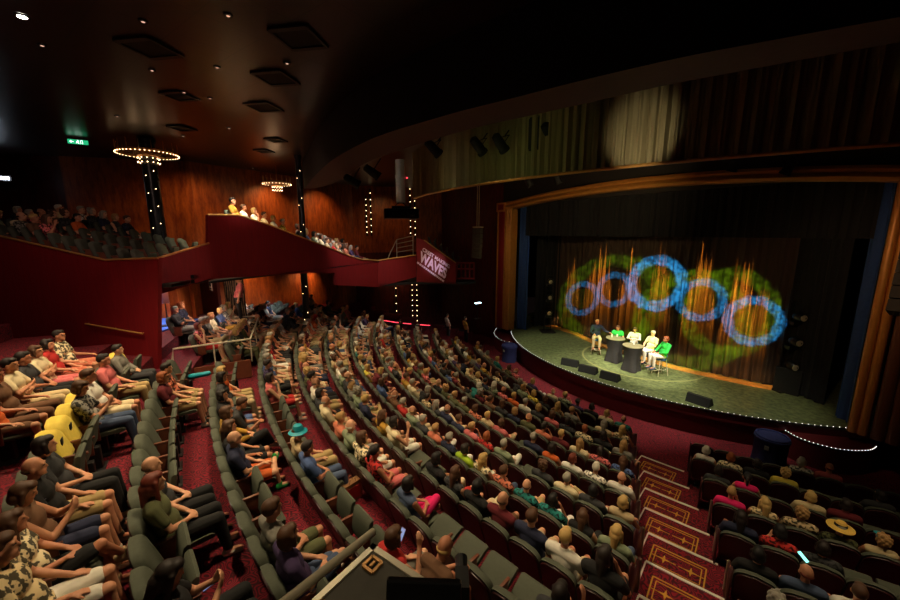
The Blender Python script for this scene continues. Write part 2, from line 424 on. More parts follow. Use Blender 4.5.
# railing of the step by the short balcony front
g0, g1 = on_line((398, 240), P2, P3), on_line((415, 236), P2, P3); g0b, g1b = on_line((398, 257.5), P2, P3), on_line((415, 255), P2, P3); bk = V((-.2, .9, 0))
o = empty('balcony_railing', g0b+bk, 0, 'pale step railing beside the lettered balcony end', 'railing'); base_ = g0b+bk
for t_ in (.25, .5, .75):
    mb = MB(); mb.tube([g0b.lerp(g0, t_)+bk-base_, g1b.lerp(g1, t_)+bk-base_], .022, 6); build('bar', mb, M['rail_metal'], o)
mb = MB(); mb.tube([g0b+V((-.5, 0, -.1))+bk-base_, g0+bk-base_, g1+bk-base_], .026, 6); build('top_rail', mb, M['rail_metal'], o)
for (pa_, pb_) in ((g0b, g0), (g1b, g1)):
    mb = MB(); mb.tube([pa_+bk-base_+V((0, 0, -.9)), pb_+bk-base_], .024, 6); build('post', mb, M['rail_metal'], o)
# red fretwork end beyond the lettered panel
mb = MB(); e0, e1 = on_line((457, 263), P3, (1.2, 20.9)), on_line((474, 263), P3, (1.2, 20.9)); b0 = on_line((457, 283), P3, (1.2, 20.9))
for z in (e0.z, (e0.z*1.4+b0.z*.6)/2, b0.z+.25):
    mb.box(((e0.x+e1.x)/2, (e0.y+e1.y)/2, z), (1.0, .1, .09))
for i in range(5): mb.box((e0.x+(e1.x-e0.x)*i/4, e0.y, (e0.z+b0.z)/2+.1), (.08, .08, e0.z-b0.z-.2))
tag(build('balcony_fretwork', mb, M['red_wall']), 'red fretwork balustrade at the balcony end past the lettered panel', 'balustrade')

# balcony slabs and raked floors
mb = MB(); mb.prism([(-22, 12.35), (-13.7, 11.15), (-8.45, 10.4), (-7.85, 11.7), (-10.2, 19), (-11.7, 17), (-22, 15.8)], 4.15, 4.28); mb.prism([P1, P2, (-6.6, 25.2), (-10.1, 19.3)], 4.14, 4.2); mb.prism([P2, P3, P4, (1.5, 21.2), (0, 27.6), (-6.4, 25.2)], 2.85, 2.98)
struct('floor_2', mb, M['blackish'], 'underside and deck of the far balcony')
# handrail on the red wall
p, q = on_line((88, 323), a0, a1), on_line((145, 333), a0, a1)
mb = MB(); off = V((0, -.08, 0)); mb.tube([p+off, q+off], .025, 8)
for t in (.02, .5, .98): mb.tube([p.lerp(q, t), p.lerp(q, t)+off], .012, 6)
tag(build('handrail', mb, M['gold_trim'], None, True), 'thin brass handrail fixed along the deep red rear wall', 'handrail')

# ---- doorway of the exit passage
mb = MB(); c0 = V((-11.0, 13.6, 0))
mb.box((-11.5, 13.5, 2.28), (2.6, 2.4, .05)); mb.mi = 1; mb.box((-12.8, 13.7, 3.2), (.1, 2.4, 1.9)); mb.mi = 2; mb.box((-11.55, 14.85, 3.2), (2.4, .1, 1.9))
struct('floor_3', mb, [M['blue_floor'], M['burr'], M['burr']], 'brightly lit lobby with blue carpet seen through the exit doorway')
point((-11.0, 13.4, 3.9), 170, (1, .85, .75), .1)
p = at_t((164.5, 300), 13.7)
o = empty('notice_stand', (p.x, p.y, 2.3), .6, 'white notice board standing in the lit exit doorway', 'notice board')
mb = MB(); mb.box((0, 0, 1.15), (.42, .03, .6)); build('board', mb, M['white'], o)
mb = MB(); mb.tube([(0, .03, 0.02), (0, .03, .9)], .02); mb.box((0, .03, .015), (.4, .3, .03)); build('stand', mb, M['iron'], o)
# poster and slatted screen on the lower wall
A, B = LOW[0], LOW[1]
p = on_line((210.5, 285.5), A, B); a = math.atan2(B[1]-A[1], B[0]-A[0])
p = at_t((210.5, 285.5), 15.0)
o = empty('wall_poster', p, -.7, 'small pale poster with a dark round picture beside the slatted screen', 'poster')
mb = MB(); mb.box((0, 0, 0), (.30, .02, .40)); build('sheet', mb, M['poster'], o)
mb = MB(); mb.lathe([(.085, -.004), (.085, .004)], (0, -.014, .04), 16, Matrix.Rotation(PI/2, 3, 'X')); mb.box((0, -.014, -.12), (.2, .006, .04)); build('picture', mb, M['black'], o)
mb = MB(); p = V((at_t((210.5, 285.5), 15.15)).xyz)
mb.box((p.x-.12, p.y+.12, 3.2), (2.0, .1, 1.9), -.7); tag(build('partition_panel', mb, M['burr_dark']), 'dark wood partition carrying the small poster under the balcony', 'partition')
p0, p1 = at_t((225, 290), 15.4), at_t((243, 290), 15.4)
o = empty('slatted_screen', ((p0.x+p1.x)/2, (p0.y+p1.y)/2, 2.2), math.atan2(p1.y-p0.y, p1.x-p0.x), 'tall wavy slatted screen standing under the balcony by the poster', 'screen')
mb = MB(); mb.box((0, .03, .85), (.82, .04, 1.7)); build('backing', mb, M['stripe_a'], o)
for i in range(9):
    mb = MB(); x = -.36+.09*i; mb.tube([(x+.012*math.sin(j*.9+i), -.01, .02+j*.165) for j in range(11)], .016, 6); build('slat', mb, M['stripe_b'], o)

# ---- rail enclosure in front of the raised side section
rp = [at((173, 349), 2.48), at((250, 339), 2.48), at((259, 316), 2.48)]
o = empty('guard_rail', (rp[0].x, rp[0].y, 1.25), 0, 'pale metal guard rail on a low wood panel at the row ends', 'guard rail')
loc = V(o.location)
mb = MB(); mb.tube([p_-loc for p_ in [rp[0]+V((.12, -.12, -.55)), rp[0]+V((-.02, -.05, -.3)), rp[0], rp[1], rp[2]]], .028, 8); build('top_rail', mb, M['rail_metal'], o, True)
for P_ in [rp[0].lerp(rp[1], .5), rp[1], rp[2], rp[1].lerp(rp[2], .5)]:
    mb = MB(); q = P_-loc; mb.tube([(q.x, q.y, .5), tuple(q)], .02, 8); build('post', mb, M['rail_metal'], o)
mb = MB(); q0, q1 = rp[0]-loc, rp[1]-loc; dd = q1-q0; mb.box(((q0.x+q1.x)/2+.15, (q0.y+q1.y)/2+.08, .3), (dd.length*.78, .06, .56), math.atan2(dd.y, dd.x)); build('panel', mb, M['wood'], o)
mb = MB(); mb.tube([at((234, 317), 2.48)-loc, rp[2]-loc], .025, 8); build('side_rail', mb, M['rail_metal'], o)

# ================================================================== STAGE
NX, NY = .811, .585        # direction from the house to the stage, square to the proscenium
TXv, TYv = .585, -.811     # along the proscenium, towards the near side
def stage_pt(s, d, z=0):   # s along proscenium from its left jamb (13.9 m wide), d behind it
    return V((3.5+TXv*s+NX*d, 21.45+TYv*s+NY*d, z))
PW = 14.0
mb = MB(); n = 64
mb.prism([(LX+LR*math.cos(2*PI*i/n), LY+LR*math.sin(2*PI*i/n)) for i in range(n)], -.06, 0)
struct('floor_4', mb, M['stage_floor'], 'scuffed stage deck with green stage light in its colour and a bowed front edge')
mb = MB(); pa, pb, pc = [at(p_, 0) for p_ in ((583, 352), (612, 372), (662, 381))]
def circum(a, b, c):
    d = 2*(a.x*(b.y-c.y)+b.x*(c.y-a.y)+c.x*(a.y-b.y)); A_, B_, C_ = a.x*a.x+a.y*a.y, b.x*b.x+b.y*b.y, c.x*c.x+c.y*c.y
    return V(((A_*(b.y-c.y)+B_*(c.y-a.y)+C_*(a.y-b.y))/d, (A_*(c.x-b.x)+B_*(a.x-c.x)+C_*(b.x-a.x))/d, 0))
cc = circum(pa, pb, pc); rc_ = (pa-cc).length
m2 = MB()
for i in range(64):
    t0, t1 = 2*PI*i/64, 2*PI*(i+1)/64
    m2.add([(cc.x+r_*math.cos(t_), cc.y+r_*math.sin(t_), .004) for t_ in (t0, t1) for r_ in (rc_-.035, rc_+.035)], [(0, 1, 3, 2)])
o = build('floor_marking', m2, mat('pale_floor_paint', srgb(150, 150, 96), .7, var=.4), bpy.data.objects['floor_4']); o['label'] = 'thin pale painted circle around the panel tables'
mb = MB(); n = 60; b = 0
for i in range(n+1):
    a = math.radians(150+i*150/n)
    for r_, z in ((LR-.02, -.06), (LR-.02, -.30), (LR-.16, -.34), (LR-.16, -1.02)): mb.v.append((LX+r_*math.cos(a), LY+r_*math.sin(a), z))
for i in range(n):
    for j in range(3): mb.face(i*4+j, i*4+j+1, i*4+j+5, i*4+j+4)
struct('wall_stage_front', mb, M['stage_front'], 'dark red curved riser below the stage edge')
def bulb_copies(parent, pts, r, m, name='bulb'):
    mb = MB(); mb.ell((0, 0, 0), (r, r, r), n=6, h=4); me = mb.mesh(name, [m])
    for p_ in pts: link(name, me, parent, p_)
def lip_arc(pa, pb, n, z=0, c=(LX, LY), R=LR):
    A, B = at(pa, z), at(pb, z); a, b = math.atan2(A.y-c[1], A.x-c[0]), math.atan2(B.y-c[1], B.x-c[0])
    if a < 0: a += 2*PI
    if b < 0: b += 2*PI
    return [V((c[0]+R*math.cos(a+(b-a)*i/n), c[1]+R*math.sin(a+(b-a)*i/n), z)) for i in range(n+1)]
arc = lip_arc((511, 332), (846, 429), 96)
o = empty('stage_edge_lights', arc[0], 0, 'chain of small white lights along the main stage edge', 'light chain')
mb = MB(); mb.tube([p_+V((0, 0, .012))-arc[0] for p_ in arc], .022, 6); build('channel', mb, M['iron'], o)
bulb_copies(o, [p_+V((0, 0, .035))-arc[0] for p_ in arc], .012, M['bulb_white'])
# side thrusts, lower than the stage
def thrust(px, label, lab2, zt=-.28, nb=30):
    pts = [at(p_, zt) for p_ in px]
    # smooth the outline
    out = []
    for i in range(len(pts)-1):
        p0, p1, p2, p3 = pts[max(i-1, 0)], pts[i], pts[i+1], pts[min(i+2, len(pts)-1)]
        for j in range(6):
            t = j/6; out.append(.5*((2*p1)+(-p0+p2)*t+(2*p0-5*p1+4*p2-p3)*t*t+(-p0+3*p1-3*p2+p3)*t**3))
    out.append(pts[-1])
    mb = MB(); back = [out[-1]+V((NX, NY, 0))*1.2, out[0]+V((NX, NY, 0))*1.0]
    mb.prism([(q.x, q.y) for q in out+back], -1.0, zt)
    tag(build('side_platform', mb, M['stage_front']), label, 'platform')
    L_ = [0]
    for i in range(len(out)-1): L_.append(L_[-1]+(out[i+1]-out[i]).length)
    q = []
    for i in range(nb+1):
        s = L_[-1]*i/nb; j = max(k_ for k_ in range(len(L_)) if L_[k_] <= s+1e-9); j = min(j, len(out)-2)
        q.append(out[j].lerp(out[j+1], (s-L_[j])/max(L_[j+1]-L_[j], 1e-6))+V((0, 0, .02)))
    o = empty('platform_edge_lights', q[0], 0, lab2, 'light chain')
    mb = MB(); mb.tube([p_-q[0] for p_ in q], .018, 6); build('channel', mb, M['iron'], o)
    bulb_copies(o, [p_+V((0, 0, .02))-q[0] for p_ in q], .012, M['bulb_white'])
thrust([(778, 427), (797, 438), (818, 445.5), (844, 451), (868, 451.5), (876, 448)], 'low dark red side platform at the foot of the near gold column', 'white light chain edging the near side platform')
thrust([(497, 328), (494, 333), (497, 338), (503, 341.5), (514, 343)], 'low dark red side platform at the foot of the far gold column', 'pale light chain edging the far side platform', nb=14)
# proscenium: gold columns, red panels, arched header
pro = empty('proscenium_arch', stage_pt(0, 0), 0, 'gilded proscenium arch framing the stage opening', 'proscenium')
base = V(pro.location)
ang_p = math.atan2(TYv, TXv)
def shaft(s0, s1, z0, z1, m, name, n=3, d0=0.0, dep=.45):
    mb = MB(); w_ = (s1-s0)/n
    for i in range(n):
        for part in range(1):
            prof = []
            for j in range(9):
                t = PI*j/8; prof.append((s0+w_*(i+.5)-w_*.5*math.cos(t), d0-.10*math.sin(t)))
            prof += [(s0+w_*(i+1), d0+dep), (s0+w_*i, d0+dep)]
            mb.prism([tuple((stage_pt(a_, b_)-base).xy) for a_, b_ in prof], z0, z1)
    return build(name, mb, M[m], pro, True)
shaft(-.42, .0, 0, 7.1, 'gold', 'far_column', 3)
shaft(-1.05, -.5, 0, 6.9, 'red_wall', 'far_red_panel', 1)
mb = MB()
for s in (-.46, -1.08): 
    c = stage_pt(s, -.03)-base; mb.box((c.x, c.y, 3.5), (.07, .12, 7.0), ang_p)
c = stage_pt(-.77, -.06)-base; mb.box((c.x, c.y, 7.15), (.72, .2, .5), ang_p)
build('far_trim', mb, M['gold'], pro)
mb = MB(); mb.box((c.x-.06, c.y-.08, 7.15), (.4, .1, .3), ang_p); build('far_block', mb, M['red_wall'], pro)
shaft(PW, PW+.40, 0, 7.1, 'gold', 'near_column', 2)
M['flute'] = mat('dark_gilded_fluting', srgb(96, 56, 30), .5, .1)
shaft(PW+.46, PW+1.3, 0, 7.0, 'flute', 'near_fluting', 3, -.05)
# header: swept profile along a shallow arch
mb = MB(); npt = 28; rows_ = []
prof = [(-.10, 0), (-.16, .10), (-.12, .20), (-.05, .24), (-.10, .32), (-.04, .42), (.35, .42), (.35, 0)]
for i in range(npt+1):
    s = -.42+(PW+.9)*i/npt; t = min(1, max(0, s/PW)); zc = 7.02+.46*math.sin(PI*t)**.8
    rows_.append([stage_pt(s, d_, zc+z_)-base for d_, z_ in prof])
for r_ in rows_: mb.v += [tuple(q) for q in r_]
k_ = len(prof)
for i in range(npt):
    for j in range(k_): mb.face(i*k_+j, (i+1)*k_+j, (i+1)*k_+(j+1) % k_, i*k_+(j+1) % k_)
build('header', mb, M['gold'], pro, True)
# wall around the opening
def pwall(name, s0, s1, z0, z1, d0, m, label):
    mb = MB(); mb.prism([stage_pt(s0, d0).xy, stage_pt(s1, d0).xy, stage_pt(s1, d0+.3).xy, stage_pt(s0, d0+.3).xy], z0, z1); return struct(name, mb, M[m], label)
pwall('wall_proscenium_top', -1.2, PW+2, 7.3, 8.8, .36, 'blackish', 'black wall above the proscenium header')
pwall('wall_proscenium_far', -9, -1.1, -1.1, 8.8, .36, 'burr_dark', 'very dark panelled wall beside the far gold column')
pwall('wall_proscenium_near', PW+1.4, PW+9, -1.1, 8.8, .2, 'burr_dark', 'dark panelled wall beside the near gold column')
# stage curtain with deep folds
cpx = [(540, 318), (548, 325), (575, 333), (600, 344), (640, 357), (680, 368), (720, 377), (774, 388)]
cp = [at(p_, 0)+V((NX, NY, 0))*.25 for p_ in cpx]
cp[0] = cp[1]+(cp[1]-cp[2])*.6
def spline(pts, m):
    out = []
    for i in range(len(pts)-1):
        p0, p1, p2, p3 = pts[max(i-1, 0)], pts[i], pts[i+1], pts[min(i+2, len(pts)-1)]
        for j in range(m):
            t = j/m; out.append(.5*((2*p1)+(-p0+p2)*t+(2*p0-5*p1+4*p2-p3)*t*t+(-p0+3*p1-3*p2+p3)*t**3))
    return out+[pts[-1]]
base_line = spline(cp, 40)
def resample(pts, step):
    L_ = [0]
    for i in range(len(pts)-1): L_.append(L_[-1]+(pts[i+1]-pts[i]).length)
    n_ = int(L_[-1]/step); out = []; j = 0
    for i in range(n_+1):
        s = L_[-1]*i/n_
        while j < len(pts)-2 and L_[j+1] < s: j += 1
        out.append((pts[j].lerp(pts[j+1], (s-L_[j])/max(1e-9, L_[j+1]-L_[j])), s))
    return out
def drape(name, pts, z0, z1, wl, amp, m, label, cat='curtain', step=.03, seed=0, nz=6, parent=None):
    rs = resample(pts, step); mb = MB(); rnd = random.Random(seed); ph = [rnd.uniform(0, 6) for _ in range(4)]
    N = len(rs)
    for iz in range(nz+1):
        z = z0+(z1-z0)*iz/nz
        for i, (p_, s) in enumerate(rs):
            q = rs[min(i+1, N-1)][0]-rs[max(i-1, 0)][0]; q.z = 0; q.normalize(); nn = V((-q.y, q.x, 0))
            d = amp*(math.sin(2*PI*s/wl+1.3*math.sin(s*1.1+ph[0]))+.5*math.sin(2*PI*s/(wl*.43)+ph[1]+.6*math.sin(z*.5)))*(1.1-.35*iz/nz)
            mb.v.append((p_.x+nn.x*d, p_.y+nn.y*d, z))
    for iz in range(nz):
        for i in range(N-1): mb.face(iz*N+i, iz*N+i+1, (iz+1)*N+i+1, (iz+1)*N+i)
    o = build(name, mb, M[m], parent, True)
    if label: tag(o, label, cat)
    return o
drape('stage_curtain', base_line, .02, 7.6, .42, .075, 'curtain', 'tall dark pleated stage curtain lit with blue rings and orange light', step=.025)
hem_l = [p_-V((NX, NY, 0))*.38 for p_ in base_line]  # pooled curtain hem; glow of the uplights is put into its gold colour
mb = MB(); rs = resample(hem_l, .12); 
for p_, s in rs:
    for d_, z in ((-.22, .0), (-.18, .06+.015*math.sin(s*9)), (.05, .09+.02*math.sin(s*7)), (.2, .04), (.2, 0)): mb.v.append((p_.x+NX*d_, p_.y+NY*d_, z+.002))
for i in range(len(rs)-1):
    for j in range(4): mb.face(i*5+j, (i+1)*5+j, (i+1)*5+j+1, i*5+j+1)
tag(build('uplit_curtain_hem', mb, M['hem'], None, True), 'low pooled hem with orange uplight in its gold colour along the stage curtain foot', 'cloth')
# black drapes at the wings; blue edge light is put into the border colour
def wing(s0, d0, s1, d1, name, m, label, z1=7.6, wl=.3, amp=.05):
    return drape(name, [stage_pt(s0, d0), stage_pt((s0+s1)/2, (d0+d1)/2), stage_pt(s1, d1)], .02, z1, wl, amp, m, label, seed=int(s0*7+d0*3), step=.05)
wing(.05, .6, .55, .9, 'side_drape', 'blue_lit_drape', 'narrow black drape with blue edge light in its colour, just inside the far gold column')
wing(PW-.4, .9, PW-.05, .6, 'side_drape', 'blue_lit_drape', 'narrow black drape with blue edge light in its colour, just inside the near gold column')
wing(.2, 2.0, 1.6, 4.2, 'side_drape', 'drape', 'black wing drape at the far side of the stage')
wing(PW-2.4, 2.6, PW-.8, 1.6, 'side_drape', 'drape', 'black wing drape at the near side of the stage')
wing(.3, .75, PW-.3, .75, 'stage_border', 'drape', 'black cloth border hanging across the upper stage opening', 8.4)
for v_ in bpy.data.objects['stage_border'].data.vertices: v_.co.z = 5.55+(v_.co.z-.02)*.35
wing(-2, 6, PW+2, 6, 'back_drape', 'drape', 'wide black cloth hanging behind the stage curtain', 8.2)
# olive valance on a curved track
VC = (13.1, 19.8); VR = 15.3
def arc_pts(c, r, pa, pb, z, n=60):
    A, B = at(pa, z), at(pb, z); a, b = [math.atan2(q.y-c[1], q.x-c[0]) % (2*PI) for q in (A, B)]
    return [V((c[0]+r*math.cos(a+(b-a)*i/n), c[1]+r*math.sin(a+(b-a)*i/n), 0)) for i in range(n+1)]
vp = arc_pts(VC, VR, (413, 198), (960, 148), 7.04)
o = empty('stage_valance', (vp[30].x, vp[30].y, 7.04), 0, 'gathered olive valance curving over the front of the stage', 'valance')
vo = drape('cloth', [p_-V(o.location) for p_ in vp], 7.06, 8.7, .22, .045, 'valance', None, step=.03, seed=5, nz=3, parent=o)
vo.data.transform(Matrix.Translation((0, 0, -7.04)))
mb = MB(); mb.tube([V((p_.x, p_.y, 7.03))-V(o.location) for p_ in vp], .035, 6); build('bottom_trim', mb, M['gold_trim'], o, True)
# curved bulkhead with brown soffit
bulk = MB()
po = spline([at(p_, 7.65) for p_ in ((304, 189), (325, 166), (367, 141), (440, 117), (513, 98), (600, 76), (683, 57), (757, 43), (860, 24), (980, 2))], 12)
pi_ = spline([at(p_, 7.65) for p_ in ((312, 189), (338, 182), (362, 165), (400, 150), (467, 130), (533, 115), (600, 100), (667, 85), (747, 70), (850, 51), (980, 28))], 12)
nb = 100
def even(pts):
    L_ = [0]
    for i in range(len(pts)-1): L_.append(L_[-1]+(pts[i+1]-pts[i]).length)
    out = []
    for q in range(nb+1):
        x_ = L_[-1]*q/nb; j = max(k_ for k_ in range(len(pts)-1) if L_[k_] <= x_+1e-9); out.append(pts[j].lerp(pts[j+1], (x_-L_[j])/max(1e-9, L_[j+1]-L_[j])))
    return out
po, pi_ = even(po), even(pi_)
for i in range(nb+1):
    for p_, z in ((po[i], 7.65), (pi_[i], 7.65), (pi_[i], 8.8), (po[i], 8.8)): bulk.v.append((p_.x, p_.y, z))
for i in range(nb):
    for j in range(4):
        bulk.mi = 0 if j == 0 else 1; bulk.face(i*4+j, (i+1)*4+j, (i+1)*4+(j+1) % 4, i*4+(j+1) % 4)
bulk.mi = 1; bulk.face(3, 2, 1, 0)
struct('ceiling_2', bulk, [M['band'], M['black']], 'curved black bulkhead with a brown soffit hanging over the seating', True)

# ================================================================== PEOPLE
def remeshed(mb, vox, name, mats, smooth_it=2):
    me = mb.mesh('tmp', []); ob = bpy.data.objects.new('tmp', me); COL.objects.link(ob)
    r = ob.modifiers.new('r', 'REMESH'); r.mode = 'VOXEL'; r.voxel_size = vox; r.use_smooth_shade = True
    if smooth_it:
        s = ob.modifiers.new('s', 'SMOOTH'); s.iterations = smooth_it; s.factor = .5
    dg = bpy.context.evaluated_depsgraph_get(); out = bpy.data.meshes.new_from_object(ob.evaluated_get(dg))
    bpy.data.objects.remove(ob); bpy.data.meshes.remove(me)
    out.name = name; out.materials.clear()
    for m in mats: out.materials.append(m)
    out.polygons.foreach_set('use_smooth', [True]*len(out.polygons)); return out
HIP = V((0, .37, .56))
STD = dict(knee=(.12, .83, .57), ankle=(.13, .90, .10), foot=(.05, 1, -.12))
POSES = {
 'lap':    dict(arm=((.27, .36, .77), (.14, .60, .68), (-.15, .95, -.2), (0, -.1, -1))),
 'clasp':  dict(arm=((.27, .37, .77), (.085, .55, .70), (-.8, .55, -.1), (0, -.4, -1)), yaw=10),
 'cross':  dict(R=((.25, .40, .80), (-.08, .47, .86), (-1, .05, .15), (0, -1, 0)), Lf=((-.25, .42, .78), (.08, .50, .80), (1, .05, -.1), (0, -1, 0)), yaw=-6),
 'chin':   dict(R=((.26, .46, .73), (.11, .44, 1.04), (-.25, -.2, 1), (-.6, -.8, .1)), Lf=((-.27, .37, .77), (-.08, .55, .69), (.7, .6, -.1), (0, -.2, -1)), yaw=-8, tilt=-6),
 'legs':   dict(arm=((.26, .38, .77), (.09, .58, .73), (-.6, .7, -.1), (0, -.2, -1)), RL=dict(knee=(.04, .84, .70), ankle=(-.16, .98, .36), foot=(-.25, .9, -.35)), yaw=14),
 'phone':  dict(arm=((.23, .46, .76), (.075, .60, .90), (-.35, .45, .8), (-.6, -.5, .2)), tilt=18),
 'lean':   dict(arm=((.22, .66, .68), (.07, .86, .74), (-.6, .6, .1), (-.4, -.2, -1)), lean=27, tilt=-14),
 'rest':   dict(arm=((.31, .36, .74), (.29, .60, .705), (0, 1, -.15), (0, -.1, -1)), yaw=-12, spread=.06),
 'ankle':  dict(R=((.27, .37, .77), (.16, .62, .76), (-.3, .9, -.1), (0, -.1, -1)), Lf=((-.27, .37, .77), (-.12, .56, .69), (.4, .9, -.1), (0, -.1, -1)), RL=dict(knee=(.30, .76, .62), ankle=(-.06, .84, .68), foot=(-.8, .4, .1)), yaw=5),
 'wave':   dict(R=((.27, .42, .80), (.17, .52, 1.08), (-.1, .1, 1), (-.9, .1, 0)), Lf=((-.27, .37, .77), (-.12, .56, .69), (.4, .9, -.1), (0, -.1, -1)), yaw=4),
 'stand':  dict(arm=((.25, .33, 1.10), (.22, .38, .88), (-.1, .25, -1), (-1, 0, 0)), stand=1),
 'stool':  dict(arm=((.27, .40, 1.02), (.12, .60, .98), (-.3, .9, -.1), (0, -.1, -1)), up=.26, legs=dict(knee=(.13, .80, .83), ankle=(.12, .78, .38), foot=(.05, 1, -.1))),
 'point':  dict(R=((.27, .36, 1.03), (.12, .58, .98), (-.3, .9, -.1), (0, -.1, -1)), Lf=((-.36, .50, 1.14), (-.52, .68, 1.14), (-.6, .7, 0), (0, -.1, -1)), up=.26, legs=dict(knee=(.14, .80, .83), ankle=(.13, .78, .38), foot=(.05, 1, -.1)), yaw=14),
 'table':  dict(arm=((.27, .48, 1.08), (.11, .68, 1.12), (-.5, .8, .1), (0, -.2, -1)), up=.26, lean=8, legs=dict(knee=(.15, .70, .80), ankle=(.13, .56, .33), foot=(.05, 1, -.1))),
}
class Rig:
    def __init__(s, nm):
        P = POSES[nm]; s.P = P; up = V((0, 0, P.get('up', 0))); s.stand = P.get('stand', 0)
        if s.stand: up = V((0, 0, .36))
        s.hip = HIP+up
        rot = Matrix.Rotation(math.radians(-P.get('lean', 0)), 3, 'X')
        s.U = lambda x, y, z: s.hip+rot @ (V((x, y, z))-HIP)
        s.rot = rot
        hr = rot @ Matrix.Rotation(math.radians(P.get('yaw', 0)), 3, 'Z') @ Matrix.Rotation(math.radians(-P.get('tilt', 0)), 3, 'X')
        s.hr = hr; s.hc = s.U(0, .285, 1.25)
        s.arms = []
        for sx, key in ((1, 'R'), (-1, 'Lf')):
            if key in P: a = [V(q) for q in P[key]]
            else:
                a = [V((q[0]*sx, q[1], q[2])) for q in P['arm']]
            s.arms.append((sx, s.U(.195*sx, .245, 1.02), *a))
        s.legs = []
        for sx in (1, -1):
            d = P['RL'] if (sx > 0 and 'RL' in P) else P.get('legs', STD)
            mir = 1 if (sx > 0 and 'RL' in P) else sx
            sp = P.get('spread', 0)
            k_, a_, f_ = V(d['knee']), V(d['ankle']), V(d['foot'])
            if s.stand: k_, a_, f_ = V((.11, .36, .50)), V((.11, .34, .09)), V((.1, 1, -.1))
            k_.x = (k_.x+sp)*mir; a_.x = (a_.x+sp)*mir; f_.x *= mir
            s.legs.append((sx, s.hip+V((.095*sx, .02 if not s.stand else 0, -.01)), k_, a_, f_.normalized()))
RIGS = {k_: Rig(k_) for k_ in POSES}
def hand(mb, w_, d, nrm, sx):
    d = d.normalized(); n = (nrm-d*nrm.dot(d)).normalized(); ac = d.cross(n)*sx
    for t in (-.026, -.009, .009, .026): mb.cap(w_+d*.015+ac*t*.7, .015, w_+d*.085+ac*t, .0125, 6)
    for i, t in enumerate((-.030, -.010, .010, .030)):
        l = (.062, .078, .072, .055)[i]; b = w_+d*.09+ac*t; d1 = (d+n*.35).normalized(); d2 = (d+n*1.1).normalized()
        mb.cap(b, .0105, b+d1*l*.55, .0095, 6); mb.cap(b+d1*l*.55, .0095, b+d1*l*.55+d2*l*.5, .0085, 6)
    b = w_+d*.03-ac*.03; dt = (d*.7-ac*.8+n*.3).normalized(); mb.cap(b, .014, b+dt*.04, .011, 6); mb.cap(b+dt*.04, .011, b+dt*.04+(d+n*.3).normalized()*.035, .009, 6)
def head_shapes(mb, R):
    hc, hr = R.hc, R.hr; T = lambda x, y, z: hc+hr @ V((x, y, z))
    mb.ell(T(0, -.01, .015), (.076, .096, .108), hr, 16, 12); mb.ell(T(0, .028, -.06), (.056, .062, .062), hr, 14, 10)
    mb.cap(T(0, .086, .015), .009, T(0, .101, -.018), .013, 8)
    mb.ell(T(0, .083, -.052), (.024, .012, .010), hr); mb.ell(T(0, .075, -.098), (.022, .018, .016), hr)
    mb.cap(T(-.045, .078, .034), .011, T(.045, .078, .034), .011, 8)
    for s_ in (-1, 1): mb.ell(T(.078*s_, -.005, -.01), (.012, .022, .034), hr)
def torso(mb, R, g=0.0, shirt=False):
    U, r = R.U, R.rot
    mb.ell(U(0, .37, .57) if not shirt else U(0, .365, .61), (.165+g, .125+g, .115+g), r, 16, 10)
    mb.ell(U(0, .335, .72), (.152+g, .122+g, .15), r, 16, 10)
    mb.ell(U(0, .275, .91), (.168+g, .115+g, .16), r, 16, 10)
    mb.cap(U(-.15, .245, 1.025), .062+g, U(.15, .245, 1.025), .062+g, 10)
    mb.cap(U(0, .25, 1.04), .075+g*.6, U(0, .255, 1.08), .056+g*.6, 10)
CACHE = {}
def body_mesh(nm, vox=.0105):
    key = ('body', nm, vox)
    if key in CACHE: return CACHE[key]
    R = RIGS[nm]; mb = MB(); torso(mb, R)
    mb.cap(R.U(0, .25, 1.05), .056, R.U(0, .272, 1.18), .052, 10); head_shapes(mb, R)
    for sx, sh, el, wr, d, n in R.arms:
        mb.cap(sh, .052, el, .040, 10); mb.cap(el, .041, wr, .027, 10)
        if vox < .02: hand(mb, wr, d, n, sx)
        else: mb.cap(wr, .03, wr+d.normalized()*.12, .025, 6)
    for sx, hp, kn, an, ft in R.legs:
        mb.cap(hp, .088, kn, .058, 10); mb.ell(kn, (.057, .06, .06)); cal = kn.lerp(an, .3); cal += V((0, -.015, 0)); mb.cap(kn, .052, cal, .054, 10); mb.cap(cal, .054, an, .036, 10)
        mb.cap(an+V((0, 0, -.03)), .04, an+ft*.14+V((0, 0, -.035)), .03, 8)
    me = remeshed(mb, vox, 'body', [M['skin'], M['eye'], M['lip']], 1)
    if vox < .02:
        T = lambda x, y, z: R.hc+R.hr @ V((x, y, z))
        e1, e2, mo = T(.03, .083, .012), T(-.03, .083, .012), T(0, .096, -.054)
        for p_ in me.polygons:
            c = p_.center
            if (c-e1).length < .0135 or (c-e2).length < .0135: p_.material_index = 1
            elif (c-mo).length < .017 and abs((R.hr.transposed() @ (c-mo)).z) < .008: p_.material_index = 2
    CACHE[key] = me; return me
def shirt_mesh(nm, kind, vox=.013):
    key = ('shirt', nm, kind, vox)
    if key in CACHE: return CACHE[key]
    R = RIGS[nm]; mb = MB(); torso(mb, R, .020, True)
    for sx, sh, el, wr, d, n in R.arms:
        if kind == 'tank': mb.cap(R.U(.14*sx, .245, 1.02), .066, R.U(.155*sx, .245, 1.02), .062, 10)
        else:
            mb.cap(sh, .074, sh.lerp(el, .62), .064, 10)
            if kind == 'long': mb.cap(sh.lerp(el, .6), .062, el, .056, 10); mb.cap(el, .056, el.lerp(wr, .9), .043, 10)
    me = remeshed(mb, vox, 'top', [M['cloth'], ], 2); CACHE[key] = me; return me
